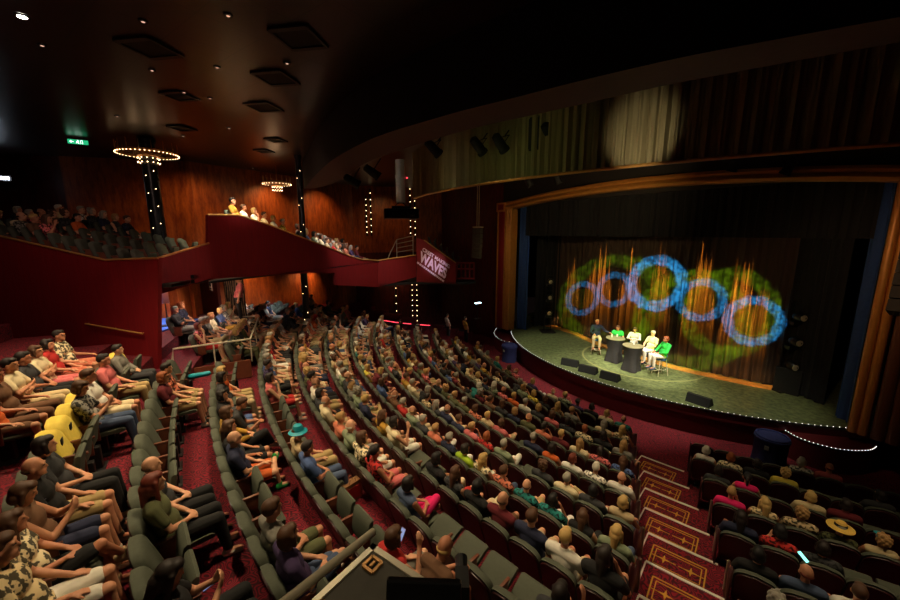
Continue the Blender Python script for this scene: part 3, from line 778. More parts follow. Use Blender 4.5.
def pants_mesh(nm, kind, vox=.013):
    key = ('pants', nm, kind, vox)
    if key in CACHE: return CACHE[key]
    R = RIGS[nm]; mb = MB(); mb.ell(R.hip+V((0, 0, .0)), (.188, .145, .125), None, 16, 10); mb.ell(R.U(0, .36, .64), (.178, .142, .08), R.rot, 14, 8)
    for sx, hp, kn, an, ft in R.legs:
        if kind == 'shorts': mb.cap(hp, .106, hp.lerp(kn, .80), .088, 10)
        else:
            mb.cap(hp, .106, kn, .078, 10); mb.cap(kn, .078, kn.lerp(an, .92), .056, 10)
    if kind == 'skirt':
        pass
    me = remeshed(mb, vox, 'bottoms', [M['cloth']], 2); CACHE[key] = me; return me
def shoe_mesh():
    if 'shoe' in CACHE: return CACHE['shoe']
    mb = MB(); mb.cap((0, -.03, -.045), .048, (0, .13, -.055), .042, 10); mb.cap((0, -.02, -.03), .046, (0, 0, .02), .043, 10); mb.cap((0, -.04, -.085), .022, (0, .15, -.085), .02, 8)
    CACHE['shoe'] = remeshed(mb, .011, 'shoe', [M['cloth']], 2); return CACHE['shoe']
def hair_mesh(style, vox=.010):
    key = ('hair', style, vox)
    if key in CACHE: return CACHE[key]
    mb = MB()
    capc = lambda: (mb.ell((0, -.026, .036), (.086, .095, .098), None, 16, 12), mb.ell((0, .03, .085), (.066, .062, .045)))
    if style == 'bald': mb.ell((0, -.035, -.01), (.083, .078, .042), None, 14, 8)
    elif style == 'short': capc()
    elif style == 'bob':
        capc(); mb.ell((0, -.045, -.03), (.095, .075, .085), None, 14, 10)
        for s_ in (-1, 1): mb.cap((.078*s_, -.005, .03), .028, (.08*s_, .01, -.075), .024)
    elif style == 'long':
        capc(); mb.ell((0, -.05, -.03), (.095, .07, .10), None, 14, 10); mb.cap((0, -.075, -.03), .075, (0, -.10, -.21), .05)
        for s_ in (-1, 1): mb.cap((.078*s_, -.005, .03), .03, (.09*s_, .0, -.18), .026)
    elif style == 'pony':
        capc(); mb.cap((0, -.115, .05), .03, (0, -.15, 0), .035); mb.cap((0, -.15, 0), .035, (0, -.145, -.13), .015)
    elif style == 'curly':
        for i in range(34):
            a = i*2.4; z = -.08+.20*i/34; r_ = math.sqrt(max(0, 1-((z-.03)/.13)**2))
            x, y = .085*r_*math.cos(a), -.035+.09*r_*math.sin(a)
            if y > .035 and z < .07: continue
            mb.ell((x, y, z+.01), (.032, .032, .032), None, 8, 6)
        mb.ell((0, -.03, .035), (.085, .09, .098))
    CACHE[key] = remeshed(mb, vox, 'hair', [M['hair']], 2); return CACHE[key]
COLS = dict(white=(226, 220, 206), cream=(222, 205, 165), grey=(126, 122, 112), black=(28, 27, 28), navy=(36, 40, 66), blue=(78, 100, 150), teal=(36, 124, 118), green=(40, 160, 74), lime=(160, 190, 40),
 olive=(92, 94, 60), khaki=(176, 150, 100), red=(190, 44, 40), pink=(214, 110, 110), magenta=(226, 24, 104), coral=(204, 116, 88), orange=(214, 98, 40), mustard=(176, 132, 44), maroon=(100, 24, 32), purple=(64, 46, 84), brown=(110, 76, 52), denim=(70, 84, 112), beige=(196, 172, 132), charcoal=(56, 56, 58), sage=(130, 142, 112), yellow=(220, 200, 80), sand=(206, 184, 140), turquoise=(40, 160, 180))
HAIRC = dict(grey=(150, 142, 128), white=(206, 198, 180), dark=(34, 24, 20), brown=(84, 54, 34), blonde=(196, 160, 96), ginger=(150, 78, 38), red=(110, 44, 28), black=(20, 17, 17), sandy=(170, 130, 80))
SKINS = [(208, 150, 116), (198, 138, 104), (218, 162, 128), (188, 124, 92), (204, 142, 108)]
HAIRW = dict(bald='bald head', short='short {} hair', bob='{} bobbed hair', long='long {} hair', pony='{} ponytail', curly='curly {} hair')
TOPW = dict(tee='t-shirt', tank='sleeveless top', long='long-sleeved top')
people_jobs = []          # every person wanted; nearest 300 become objects
def want(mat4, top, tcol, bot, bcol, hair, hcol, pose, where, group, patt=False, skin=None, shoes=None, scale=None, extra='', lab=None):
    people_jobs.append(dict(M=mat4, top=top, tcol=tcol, bot=bot, bcol=bcol, hair=hair, hcol=hcol, pose=pose, where=where, group=group, patt=patt, skin=skin or random.choice(SKINS), shoes=shoes or random.choice(['white', 'black', 'brown', 'sand', 'grey']), scale=scale or random.uniform(.96, 1.04), extra=extra, lab=lab))
def make_person(j, parts=True):
    nm = j['pose']; R = RIGS[nm]
    o = link('person', body_mesh(nm)); o.matrix_world = j['M'] @ Matrix.Scale(j['scale'], 4); o.color = srgb(*j['skin'])
    c = link('top', shirt_mesh(nm, j['top']), o); c.color = srgb(*COLS[j['tcol']])
    if j['patt']:
        c.material_slots[0].link = 'OBJECT'; c.material_slots[0].material = M['cloth_pattern']
    c = link('trousers' if j['bot'] == 'trousers' else 'shorts', pants_mesh(nm, j['bot']), o); c.color = srgb(*COLS[j['bcol']])
    h = link('hair', hair_mesh(j['hair']), o); h.location = R.hc; h.rotation_euler = R.hr.to_euler(); h.color = srgb(*HAIRC[j['hcol']])
    if parts:
        for sx, hp, kn, an, ft in R.legs:
            s_ = link('shoe', shoe_mesh(), o); s_.location = an+V((0, 0, .0)); s_.rotation_euler = ft.to_track_quat('Y', 'Z').to_euler(); s_.color = srgb(*COLS[j['shoes']])
    hw = HAIRW[j['hair']].format(j['hcol'])
    lab = j['lab'] or 'person with %s, %s%s %s, %s' % (hw, 'patterned ' if j['patt'] else '', j['tcol'], TOPW[j['top']], j['where'])
    tag(o, lab, 'person', j['group']); return o
# ------------------------------------------------------------------ seat layout
ORD = ['zero', 'front', 'second', 'third', 'fourth', 'fifth', 'sixth', 'seventh', 'eighth', 'ninth', 'tenth', 'eleventh', 'twelfth', 'thirteenth', 'fourteenth', 'fifteenth', 'sixteenth']
PITCH = .525
def seat_mat(k, a, roff=0):
    x, y = polar(Rk(k)+roff, a); return Matrix.Translation((x, y, zf(k))) @ Matrix.Rotation(math.radians(a+90), 4, 'Z')
SEATS = {}                # (k, block, i) -> dict
def add_block(k, blk, a_from, a_to, roff=lambda k, a: 0):
    r = Rk(k); da = math.degrees(PITCH/r); sgn = -1 if a_to < a_from else 1; i = 0; a = a_from+sgn*da/2
    while (a-a_to)*sgn < -da*.4:
        SEATS[(k, blk, i)] = dict(k=k, a=a, M=seat_mat(k, a, roff(k, a)), blk=blk, i=i, occ=False); i += 1; a += sgn*da
for k in range(-2, 12):
    st = AL.get(k, -128.0)
    if k < 4: st = -130.2+(.9*(4-k) if k > 0 else 3.6+0*(k))
    if k <= -1: st = -134
    end = {11: -172, 10: -176, 9: -177, 8: -178, 7: -179}.get(k, -180)
    if k <= 1:
        add_block(k, 'M', st, {1: -154.4, 0: -154.2, -1: -154, -2: -155, -3: -156}[k])
        if k >= -1: add_block(k, 'F', {1: -157.4, 0: -158.2, -1: -161.3}[k], {1: -177, 0: -173, -1: -166.5}[k])
    else: add_block(k, 'M', st, end)
for k in range(5, 12): add_block(k, 'R', AR_seat[k], -112, lambda k, a: -.12-.08*max(0, k-6))
def inside(M_):
    p = M_.translation; x, y, d = proj((p.x, p.y, p.z+.9))
    return d > .5 and -140 < x < 960 and y < 720
def clear_of_walls(M_):
    p = M_.translation
    for i in range(len(LOW)-1):
        A, B = V(LOW[i]), V(LOW[i+1]); d = (B-A); n = V((d.y, -d.x)).normalized()
        t = (V(p.xy)-A).dot(d)/d.length_squared
        if -.05 <= t <= 1.05 and (V(p.xy)-A).dot(n) < .75: return False
    return True
for key in list(SEATS):
    if not inside(SEATS[key]['M']) or not clear_of_walls(SEATS[key]['M']): del SEATS[key]

def seat_where(s, short=False):
    row = ORD[12-s['k']]; n = s['i']+1
    if s['blk'] == 'R': return '%s row, near side block seat %d' % (row, n)
    if s['blk'] == 'F': return '%s row, seat %d beyond guard rail' % (row, n)
    return '%s row, seat %d beyond stairs' % (row, n) if s['k'] >= 4 else '%s row, main block seat %d' % (row, n)
# snapping a head pixel to the seat whose sitter would have the head there
def snap(px, ks=None):
    best = None
    for key, s in SEATS.items():
        if s['occ']: continue
        hp = s['M'] @ V((0, .285, 1.25)); x, y, d = proj(hp); e = math.hypot(x-px[0], y-px[1])*max(d, 4)
        if best is None or e < best[0]: best = (e, key)
    return SEATS[best[1]] if best else None
def P(x, y, top='tee', tcol='grey', bot='shorts', bcol='khaki', hair='short', hcol='brown', pose=None, patt=False, **kw):
    s = snap((x, y))
    if s is None: return
    s['occ'] = True
    if s['k'] >= 5 and 'scale' not in kw: kw['scale'] = random.uniform(.90, .95)
    pose = pose or random.choice(['lap', 'clasp', 'cross', 'legs', 'chin', 'rest', 'ankle', 'clasp', 'lap'])
    want(s['M'], top, tcol, bot, bcol, hair, hcol, pose, seat_where(s), 'seated theatre audience', patt, **kw)
    return s
# --- people one can tell apart, by where their heads are
P(148, 471, 'tee', 'charcoal', 'trousers', 'black', 'bald', 'brown', 'clasp')
P(153, 492, 'tee', 'olive', 'trousers', 'black', 'long', 'red', 'clasp')
P(162, 582, 'tee', 'black', 'trousers', 'black', 'long', 'dark', 'phone')
P(22, 448, 'tee', 'black', 'shorts', 'khaki', 'bald', 'brown', 'lap', shoes='grey')
P(40, 433, 'tee', 'charcoal', 'trousers', 'black', 'bob', 'dark', 'clasp')
P(13, 489, 'tank', 'brown', 'shorts', 'navy', 'bob', 'brown', 'phone', shoes='white')
P(11, 519, 'tee', 'cream', 'shorts', 'black', 'long', 'brown', 'legs', True, shoes='sand')
P(-1, 555, 'tee', 'sand', 'shorts', 'white', 'short', 'brown', 'lap', True)
P(77, 390, 'tee', 'grey', 'trousers', 'denim', 'bob', 'brown', 'phone', True)
P(88, 373, 'tee', 'white', 'shorts', 'cream', 'short', 'brown', 'clasp')
P(104, 364, 'tee', 'pink', 'trousers', 'khaki', 'short', 'dark', 'lap')
P(118, 350, 'long', 'grey', 'trousers', 'charcoal', 'short', 'dark', 'clasp')
P(148, 366, 'tee', 'maroon', 'shorts', 'khaki', 'bob', 'ginger', 'lap')
P(16, 360, 'tee', 'cream', 'trousers', 'sand', 'short', 'dark', 'cross')
P(35, 358, 'tee', 'cream', 'shorts', 'pink', 'bob', 'brown', 'cross')
P(47, 351, 'tank', 'red', 'shorts', 'coral', 'bob', 'dark', 'lap')
P(60, 341, 'tee', 'cream', 'shorts', 'coral', 'short', 'dark', 'rest', True)
P(4, 372, 'tee', 'brown', 'trousers', 'brown', 'short', 'brown', 'rest')
P(25, 345, 'tee', 'charcoal', 'trousers', 'black', 'short', 'dark', 'clasp')
P(0, 352, 'tee', 'orange', 'shorts', 'brown', 'short', 'brown', 'rest')
P(172, 367, 'tee', 'coral', 'shorts', 'khaki', 'short', 'dark', 'lap', True, shoes='brown')
# row B
P(224, 367, 'tank', 'orange', 'trousers', 'khaki', 'bob', 'blonde', 'clasp')
P(222, 379, 'tee', 'charcoal', 'trousers', 'beige', 'bob', 'dark', 'lap')
P(220, 394, 'tee', 'black', 'shorts', 'blue', 'bob', 'dark', 'chin')
P(236, 400, 'tee', 'charcoal', 'shorts', 'grey', 'short', 'brown', 'lean')
P(221, 418, 'long', 'mustard', 'trousers', 'black', 'bob', 'brown', 'legs', shoes='white')
P(230, 432, 'tank', 'charcoal', 'shorts', 'black', 'long', 'brown', 'lap')
P(234, 445, 'tee', 'navy', 'shorts', 'orange', 'bald', 'brown', 'ankle', shoes='green')
P(270, 510, 'tee', 'grey', 'shorts', 'olive', 'short', 'brown', 'clasp', scale=1.04)
P(279, 546, 'tee', 'purple', 'shorts', 'denim', 'bob', 'brown', 'legs', shoes='white')
# row C
P(269, 379, 'tank', 'pink', 'shorts', 'red', 'bob', 'dark', 'chin', shoes='white')
P(267, 366, 'tee', 'purple', 'shorts', 'black', 'short', 'dark', 'clasp', True)
P(288, 360, 'tee', 'maroon', 'trousers', 'navy', 'bob', 'blonde', 'lap')
P(276, 343, 'tee', 'maroon', 'trousers', 'black', 'bob', 'sandy', 'clasp')
P(278, 327, 'tank', 'brown', 'shorts', 'brown', 'short', 'brown', 'lap')
P(295, 439, 'tee', 'beige', 'trousers', 'khaki', 'short', 'brown', 'lap', extra='hat')
P(306, 457, 'tee', 'blue', 'trousers', 'denim', 'short', 'dark', 'clasp')
P(387, 535, 'tank', 'red', 'shorts', 'grey', 'bob', 'brown', 'wave')
P(417, 561, 'tank', 'brown', 'shorts', 'grey', 'bald', 'blonde', 'lean')
# row D
P(405, 492, 'tank', 'denim', 'trousers', 'magenta', 'bob', 'dark', 'legs', shoes='sand')
P(372, 462, 'tank', 'red', 'shorts', 'pink', 'pony', 'dark', 'clasp', True)
P(357, 451, 'tee', 'cream', 'shorts', 'white', 'bob', 'brown', 'lap', True)
P(355, 436, 'tee', 'sage', 'shorts', 'grey', 'bald', 'white', 'clasp')
P(328, 384, 'tank', 'charcoal', 'shorts', 'black', 'bob', 'dark', 'chin')
P(323, 406, 'tee', 'cream', 'shorts', 'sand', 'bald', 'grey', 'lap')
P(334, 416, 'tee', 'coral', 'shorts', 'khaki', 'short', 'sandy', 'clasp')
P(302, 367, 'tee', 'purple', 'shorts', 'cream', 'bald', 'brown', 'lap')
P(307, 335, 'long', 'maroon', 'trousers', 'charcoal', 'short', 'dark', 'cross')
P(316, 346, 'tee', 'maroon', 'trousers', 'grey', 'bald', 'grey', 'rest')
P(312, 378, 'tee', 'maroon', 'trousers', 'black', 'short', 'dark', 'clasp')
# row E
P(391, 429, 'tank', 'cream', 'shorts', 'white', 'bob', 'dark', 'wave')
P(383, 418, 'tee', 'mustard', 'shorts', 'brown', 'long', 'brown', 'lap')
P(346, 372, 'tee', 'sage', 'trousers', 'denim', 'short', 'grey', 'lap')
P(366, 405, 'tee', 'navy', 'trousers', 'grey', 'short', 'blonde', 'clasp')
P(439, 462, 'tee', 'black', 'trousers', 'cream', 'bob', 'black', 'lap', True)
P(450, 468, 'tank', 'charcoal', 'shorts', 'red', 'long', 'brown', 'clasp', True)
P(457, 481, 'tee', 'black', 'trousers', 'cream', 'bob', 'black', 'legs', True)
P(532, 519, 'tee', 'navy', 'shorts', 'beige', 'short', 'brown', 'lap')
P(519, 515, 'tee', 'maroon', 'shorts', 'brown', 'bald', 'brown', 'cross')
P(604, 568, 'tee', 'black', 'shorts', 'black', 'long', 'dark', 'chin')
# rows F on
MID = [
(445, 432, 'tee', 'navy', 'short', 'grey', 1), (457, 446, 'tee', 'lime', 'bob', 'dark', 0), (455, 423, 'tee', 'navy', 'short', 'brown', 0), (408, 410, 'tee', 'sage', 'bald', 'sandy', 0), (437, 412, 'tee', 'coral', 'short', 'sandy', 0),
(495, 441, 'tee', 'sage', 'short', 'grey', 0), (508, 454, 'tee', 'coral', 'short', 'brown', 0), (498, 474, 'tank', 'cream', 'long', 'blonde', 0), (517, 483, 'tee', 'teal', 'bald', 'brown', 0), (531, 464, 'tee', 'charcoal', 'curly', 'brown', 0),
(555, 472, 'tee', 'cream', 'short', 'grey', 0), (583, 447, 'tee', 'cream', 'long', 'sandy', 0), (579, 465, 'tee', 'white', 'bob', 'red', 0), (567, 507, 'tank', 'black', 'long', 'brown', 0), (490, 423, 'tee', 'red', 'bob', 'ginger', 0),
(546, 433, 'tee', 'coral', 'short', 'dark', 0), (597, 522, 'tee', 'sage', 'long', 'blonde', 0), (554, 440, 'tank', 'orange', 'bob', 'dark', 0), (599, 459, 'tee', 'white', 'short', 'white', 0), (608, 457, 'tee', 'pink', 'bob', 'dark', 0),
(573, 430, 'tee', 'maroon', 'short', 'blonde', 0), (560, 418, 'tee', 'charcoal', 'bob', 'dark', 0), (549, 414, 'tee', 'pink', 'bob', 'brown', 0), (593, 421, 'tee', 'cream', 'short', 'ginger', 0), (596, 435, 'tee', 'black', 'bob', 'dark', 0),
(616, 442, 'tee', 'grey', 'long', 'sandy', 0), (638, 450, 'tee', 'blue', 'long', 'brown', 0), (629, 464, 'tee', 'white', 'bald', 'ginger', 0), (644, 478, 'tank', 'beige', 'bob', 'blonde', 0), (630, 486, 'tee', 'charcoal', 'bob', 'black', 0),
(604, 496, 'tee', 'white', 'short', 'blonde', 0), (616, 413, 'tee', 'teal', 'bald', 'brown', 0), (634, 424, 'tank', 'beige', 'long', 'blonde', 0), (598, 405, 'tee', 'black', 'bob', 'dark', 0), (588, 400, 'tee', 'purple', 'short', 'dark', 1),
(577, 413, 'tee', 'grey', 'short', 'sandy', 0), (552, 403, 'tank', 'brown', 'long', 'blonde', 0), (558, 390, 'tee', 'cream', 'bald', 'white', 0), (569, 398, 'tee', 'sage', 'short', 'blonde', 0), (539, 397, 'tee', 'black', 'bob', 'brown', 0),
(540, 388, 'tee', 'yellow', 'bob', 'blonde', 0), (517, 416, 'tee', 'navy', 'bob', 'sandy', 0), (505, 411, 'tee', 'pink', 'bob', 'brown', 0), (491, 402, 'tee', 'brown', 'short', 'brown', 0), (510, 395, 'tee', 'orange', 'short', 'blonde', 0), (518, 385, 'tee', 'sage', 'bob', 'sandy', 0),
(627, 487, 'tee', 'teal', 'bob', 'black', 0), (636, 511, 'tee', 'charcoal', 'bob', 'dark', 0), (603, 526, 'tee', 'black', 'short', 'dark', 0),
(702, 442, 'tank', 'white', 'bob', 'white', 0), (732, 450, 'tee', 'cream', 'bob', 'ginger', 1), (702, 457, 'tee', 'charcoal', 'bob', 'dark', 0), (727, 463, 'tee', 'magenta', 'short', 'sandy', 0), (720, 477, 'tank', 'magenta', 'pony', 'black', 0), (750, 477, 'tee', 'black', 'bob', 'dark', 0),
(730, 501, 'tee', 'navy', 'long', 'dark', 0), (766, 514, 'tank', 'sand', 'long', 'blonde', 0), (736, 531, 'tee', 'black', 'bob', 'black', 0), (774, 541, 'tee', 'red', 'bob', 'black', 0), (769, 567, 'tank', 'brown', 'curly', 'grey', 0),
(789, 475, 'tee', 'yellow', 'curly', 'blonde', 0), (799, 467, 'tee', 'white', 'bob', 'white', 0), (832, 474, 'tee', 'pink', 'bald', 'red', 0), (819, 486, 'tee', 'sand', 'bob', 'blonde', 0), (852, 492, 'tee', 'maroon', 'bob', 'dark', 0), (816, 505, 'tee', 'beige', 'curly', 'sandy', 1),
(848, 516, 'tee', 'olive', 'short', 'grey', 0), (879, 499, 'tee', 'charcoal', 'bob', 'dark', 0), (891, 522, 'tank', 'sand', 'curly', 'sandy', 0), (837, 538, 'tee', 'charcoal', 'bob', 'dark', 0), (826, 561, 'tee', 'denim', 'bald', 'red', 0), (817, 583, 'tee', 'charcoal', 'bald', 'brown', 0), (879, 576, 'tee', 'white', 'short', 'brown', 0),
(610, 409, 'tee', 'cream', 'bob', 'blonde', 0), (528, 404, 'tee', 'white', 'short', 'grey', 0), (478, 410, 'tee', 'coral', 'bob', 'brown', 0), (466, 400, 'tee', 'olive', 'short', 'grey', 0), (472, 425, 'tee', 'pink', 'short', 'sandy', 0), (420, 420, 'tee', 'charcoal', 'short', 'grey', 0),
]
for (x, y, top, tc, hs, hc, pt) in MID:
    extra = {848: 'straw', 891: 'visor'}.get(x, '')
    P(x, y, top, tc, random.choice(['shorts', 'shorts', 'trousers']), random.choice(['khaki', 'denim', 'white', 'black', 'beige', 'navy']), hs, hc, {879: None, 774: 'phone', 636: 'wave'}.get(x), bool(pt) or random.random() < .28, extra=extra)
# --- couple on the raised row by the wall, then the remaining rows by chance
P(184, 307, 'tee', 'navy', 'trousers', 'navy', 'bob', 'ginger', 'clasp', True)
P(194, 301, 'long', 'black', 'trousers', 'grey', 'short', 'grey', 'cross')
P(199, 328, 'tank', 'pink', 'shorts', 'red', 'bob', 'red', 'chin', True)
P(222, 313, 'tee', 'blue', 'shorts', 'mustard', 'bob', 'blonde', 'clasp')
P(213, 322, 'tee', 'cream', 'shorts', 'brown', 'short', 'sandy', 'lap')
P(228, 327, 'tee', 'olive', 'trousers', 'olive', 'bob', 'blonde', 'lap', True)
TC = ['cream', 'white', 'navy', 'grey', 'coral', 'pink', 'black', 'sage', 'beige', 'teal', 'maroon', 'blue', 'charcoal', 'olive', 'red', 'brown', 'sand', 'mustard', 'purple', 'orange', 'green', 'yellow']
TW = [9, 8, 8, 8, 6, 6, 9, 6, 7, 2, 5, 5, 7, 5, 5, 5, 6, 3, 3, 2, 1, 1]
def chance_person(s, where, group):
    far = isinstance(s, dict) and s['a'] < -164 and random.random() < .35
    want(s['M'] if isinstance(s, dict) else s, random.choice(['tee', 'tee', 'tee', 'tank', 'long']), 'white' if far else random.choices(TC, TW)[0], random.choice(['shorts', 'trousers', 'shorts']), random.choice(['khaki', 'denim', 'black', 'beige', 'navy', 'white', 'grey', 'sand']),
         random.choice(['short', 'short', 'bob', 'bob', 'long', 'bald', 'curly', 'short']), random.choice(['grey', 'grey', 'white', 'dark', 'brown', 'blonde', 'sandy', 'brown']), random.choice(['lap', 'clasp', 'cross', 'legs', 'chin', 'rest', 'ankle', 'lean', 'clasp', 'lap', 'wave']), where, group, random.random() < .32, scale=random.uniform(.90, .97) if isinstance(s, dict) and s['k'] >= 5 else None)
for key, s in SEATS.items():
    if s['occ'] or s['blk'] == 'R': continue
    k, a = s['k'], s['a']
    lim = {-2: -200, -1: -200, 0: -159.5, 1: -157, 2: -151.5, 3: -145.5, 4: -144, 5: -141.5, 6: -141.5, 7: -142, 8: -142, 9: -141.5, 10: -142.5, 11: -143}.get(k, -200)
    if k <= 1 and s['blk'] == 'F' and a < -171: continue      # the folded seats by the wall stay empty
    p_ = (.86 if k > 2 else .9) if a < lim else (.42 if (k >= 7 and a < -134) else 0)
    if k in (2, 3) and a < -174: p_ = .3
    if random.random() < p_:
        s['occ'] = True; chance_person(s, seat_where(s), 'seated theatre audience')
for key in [q for q in SEATS if q[0] == -2 and not SEATS[q]['occ']]: del SEATS[key]
# standing people
def standing(px, z, hz, top, tc, bc, hs, hc, lab, rz):
    Pp = at(px, z+hz)
    M_ = Matrix.Translation((Pp.x, Pp.y, z)) @ Matrix.Rotation(rz, 4, 'Z')
    want(M_, top, tc, 'trousers', bc, hs, hc, 'stand', '', 'people standing at the sides', lab=lab, scale=1.0)
pp = at_t((247, 279), 14.2)
want(Matrix.Translation((pp.x, pp.y, pp.z-1.61)) @ Matrix.Rotation(2.2, 4, 'Z'), 'tee', 'pink', 'trousers', 'black', 'short', 'dark', 'stand', '', 'people standing at the sides', lab='person standing in a pink t-shirt by the slatted screen under the balcony', scale=1.0)
standing((443, 316), -1.0, 1.6, 'tee', 'white', 'charcoal', 'short', 'dark', 'person standing in a white t-shirt in the dark far side aisle', -1.2)
standing((461, 319), -1.0, 1.6, 'tee', 'mustard', 'black', 'short', 'dark', 'person standing in a mustard t-shirt nearest the far stage corner', -1.2)
# panel on stage
def panelist(px, tc, top, bc, bot, hs, hc, pose, face, lab, shoes='white', sk=None):
    sc_ = .93 if pose == 'table' else 1.0; Pp = at(px, 1.40 if pose == 'table' else 1.51); f = V(face).normalized(); rz = math.atan2(f.y, f.x)-PI/2
    M_ = Matrix.Translation((Pp.x, Pp.y, 0)) @ Matrix.Rotation(rz, 4, 'Z'); off = M_.to_3x3() @ V((0, .285*sc_+(.09 if pose == 'table' else 0), 0)); M_ = Matrix.Translation(-off) @ M_
    want(M_, top, tc, bot, bc, hs, hc, pose, '', 'panel speakers on stage', lab=lab, shoes=shoes, scale=sc_, skin=sk)
    s = M_ @ V((0, .40, 0)); return s, rz
TO = V((-.811, -.585, 0))
stools = []
stools.append(panelist((597.5, 322), 'navy', 'long', 'sand', 'trousers', 'short', 'blonde', 'point', (-.35, -1), 'speaker in navy jacket pointing, first stool from the far side'))
stools.append(panelist((618, 328), 'green', 'tee', 'navy', 'trousers', 'bob', 'brown', 'table', (-.5, -.9), 'speaker in green t-shirt behind the far round table', 'black'))
stools.append(panelist((635, 330), 'white', 'long', 'navy', 'trousers', 'bob', 'brown', 'table', (-.6, -.8), 'speaker in white long-sleeved top behind the near round table', 'black'))
stools.append(panelist((653, 333.5), 'cream', 'tee', 'white', 'trousers', 'short', 'white', 'stool', (-.95, -.35), 'speaker in cream top and white trousers with white hair', 'navy'))
stools.append(panelist((666, 339), 'green', 'long', 'white', 'trousers', 'bob', 'ginger', 'stool', (-1, -.1), 'speaker in green long-sleeved top on the blue stool nearest the camera', 'blue'))
for i, (s, rz) in enumerate(stools):
    o = empty('bar_stool', (s.x, s.y, 0), rz, ['bar stool under the speaker in the navy jacket', 'bar stool behind the far round table', 'bar stool behind the near round table', 'bar stool under the white-haired speaker in cream', 'bar stool under the speaker in the long green top'][i], 'stool', 'bar stools on stage')
    mb = MB(); mb.lathe([(.16, .655), (.20, .67), (.205, .695), (.18, .705)]); build('seat', mb, M['stool_blue'], o, True)
    mb = MB()
    pts = [(-.20*math.cos(t), -.20*math.sin(t), .82) for t in [PI*.15+PI*.7*j/8 for j in range(9)]]
    mb.tube(pts, .03, 6); build('back_rest', mb, M['stool_blue'], o, True)
    for sx in (-1, 1):
        for sy in (-1, 1):
            mb = MB(); mb.tube([(.13*sx, .13*sy, .66), (.21*sx, .21*sy, .012)], .014, 6); build('leg', mb, M['rail_metal'], o)
    mb = MB()
    mb.tube([(.178*math.cos(t)*1.05, .178*math.sin(t)*1.05, .27) for t in [2*PI*j/16 for j in range(17)]], .012, 6); mb.tube([(-.16, .19, .27), (-.2, .38, .26), (.2, .38, .26), (.16, .19, .27)], .012, 6); build('foot_ring', mb, M['rail_metal'], o)
for i, (px, lab) in enumerate((((615.5, 338), 'black cloth covered round cocktail table with olive top, the far one'), ((633, 345.5), 'black cloth covered round cocktail table with olive top, the near one'))):
    c = at(px, 1.08); o = empty('cocktail_table', (c.x, c.y, 0), 0, lab, 'table', 'cocktail tables on stage')
    mb = MB(); mb.lathe([(.40, 1.06), (.41, 1.075), (.40, 1.09)], n=28); build('table_top', mb, M['table_top'], o, True)
    mb = MB(); b = 0; n = 32; prof = [(1.06, .395, .0), (.9, .36, .01), (.6, .30, .03), (.3, .31, .06), (.02, .36, .12)]
    for z, r_, wv in prof:
        for j in range(n):
            t = 2*PI*j/n; rr = r_+wv*(math.cos(4*t+.6)*.5); mb.v.append((rr*math.cos(t), rr*math.sin(t), z))
    for a_ in range(len(prof)-1):
        for j in range(n): mb.face(a_*n+j, a_*n+(j+1) % n, (a_+1)*n+(j+1) % n, (a_+1)*n+j)
    build('cloth_skirt', mb, M['tablecloth'], o, True)
    for q, (dx, dy) in enumerate(((-.12, .1), (.14, .16)) if i == 0 else ((.1, .12),)):
        mb = MB(); mb.lathe([(.028, 0), (.032, .12), (.03, .12), (.026, .005)], n=14)
        g = build('tumbler', mb, M['glass'], None, True, (c.x+dx, c.y+dy, 1.092)); tag(g, ['pale tumbler on the far round table, towards the navy jacket', 'pale tumbler on the far round table, towards the green t-shirt', 'pale tumbler on the near round table'][q+2*i], 'glass')

# ------------------------------------------------------------------ balcony seating
def lerp_rail(T, t):
    L_ = [0]
    for i in range(len(T)-1): L_.append(L_[-1]+(T[i+1]-T[i]).length)
    s = t*L_[-1]
    for i in range(len(T)-1):
        if L_[i+1] >= s: return T[i].lerp(T[i+1], (s-L_[i])/(L_[i+1]-L_[i]))
    return T[-1]
BSEATS = []
nrm = V((P2[1]-P1[1], -(P2[0]-P1[0]), 0)).normalized()     # towards the stage side
for row, (off, up_) in enumerate(((1.4, .36), (2.35, .66))):
    for i in range(17):
        if row and i < 4: continue
        q = lerp_rail(SIDE_T, .17+.81*i/16.5); pos = q-nrm*off; pos.z = q.z-.98+up_
        M_ = Matrix.Translation(pos) @ Matrix.Rotation(math.atan2(.25, 1)-PI/2, 4, 'Z')
        occ = (i <= 4 and row == 0) or i >= 7
        if i == 8 and row: occ = False
        BSEATS.append((M_, occ, 'side balcony %s, seat %d' % (['front row', 'back row'][row], i+1), 'side'))
for row in range(3):
    for i in range(13):
        t = .34+.52*i/12; q = lerp_rail(REAR_T, t); pos = q+V((.15, .55+.95*row, -.72+.14*row))
        M_ = Matrix.Translation(pos) @ Matrix.Rotation(math.atan2(.35, 1)-PI/2, 4, 'Z')
        BSEATS.append((M_, i < 6 or (row == 2 and i in (6, 7)), 'rear balcony row %d, seat %d' % (row+1, i+1), 'rear'))
for i in range(5):
    q = on_line((426+6.2*i, 241.5+4.5*i), P3, P4); pos = q+V((0, 1.25, -.74))
    BSEATS.append((Matrix.Translation(pos) @ Matrix.Rotation(-.25-PI/2+.3, 4, 'Z'), False, 'balcony end above the lettering, seat %d' % (i+1), 'side'))
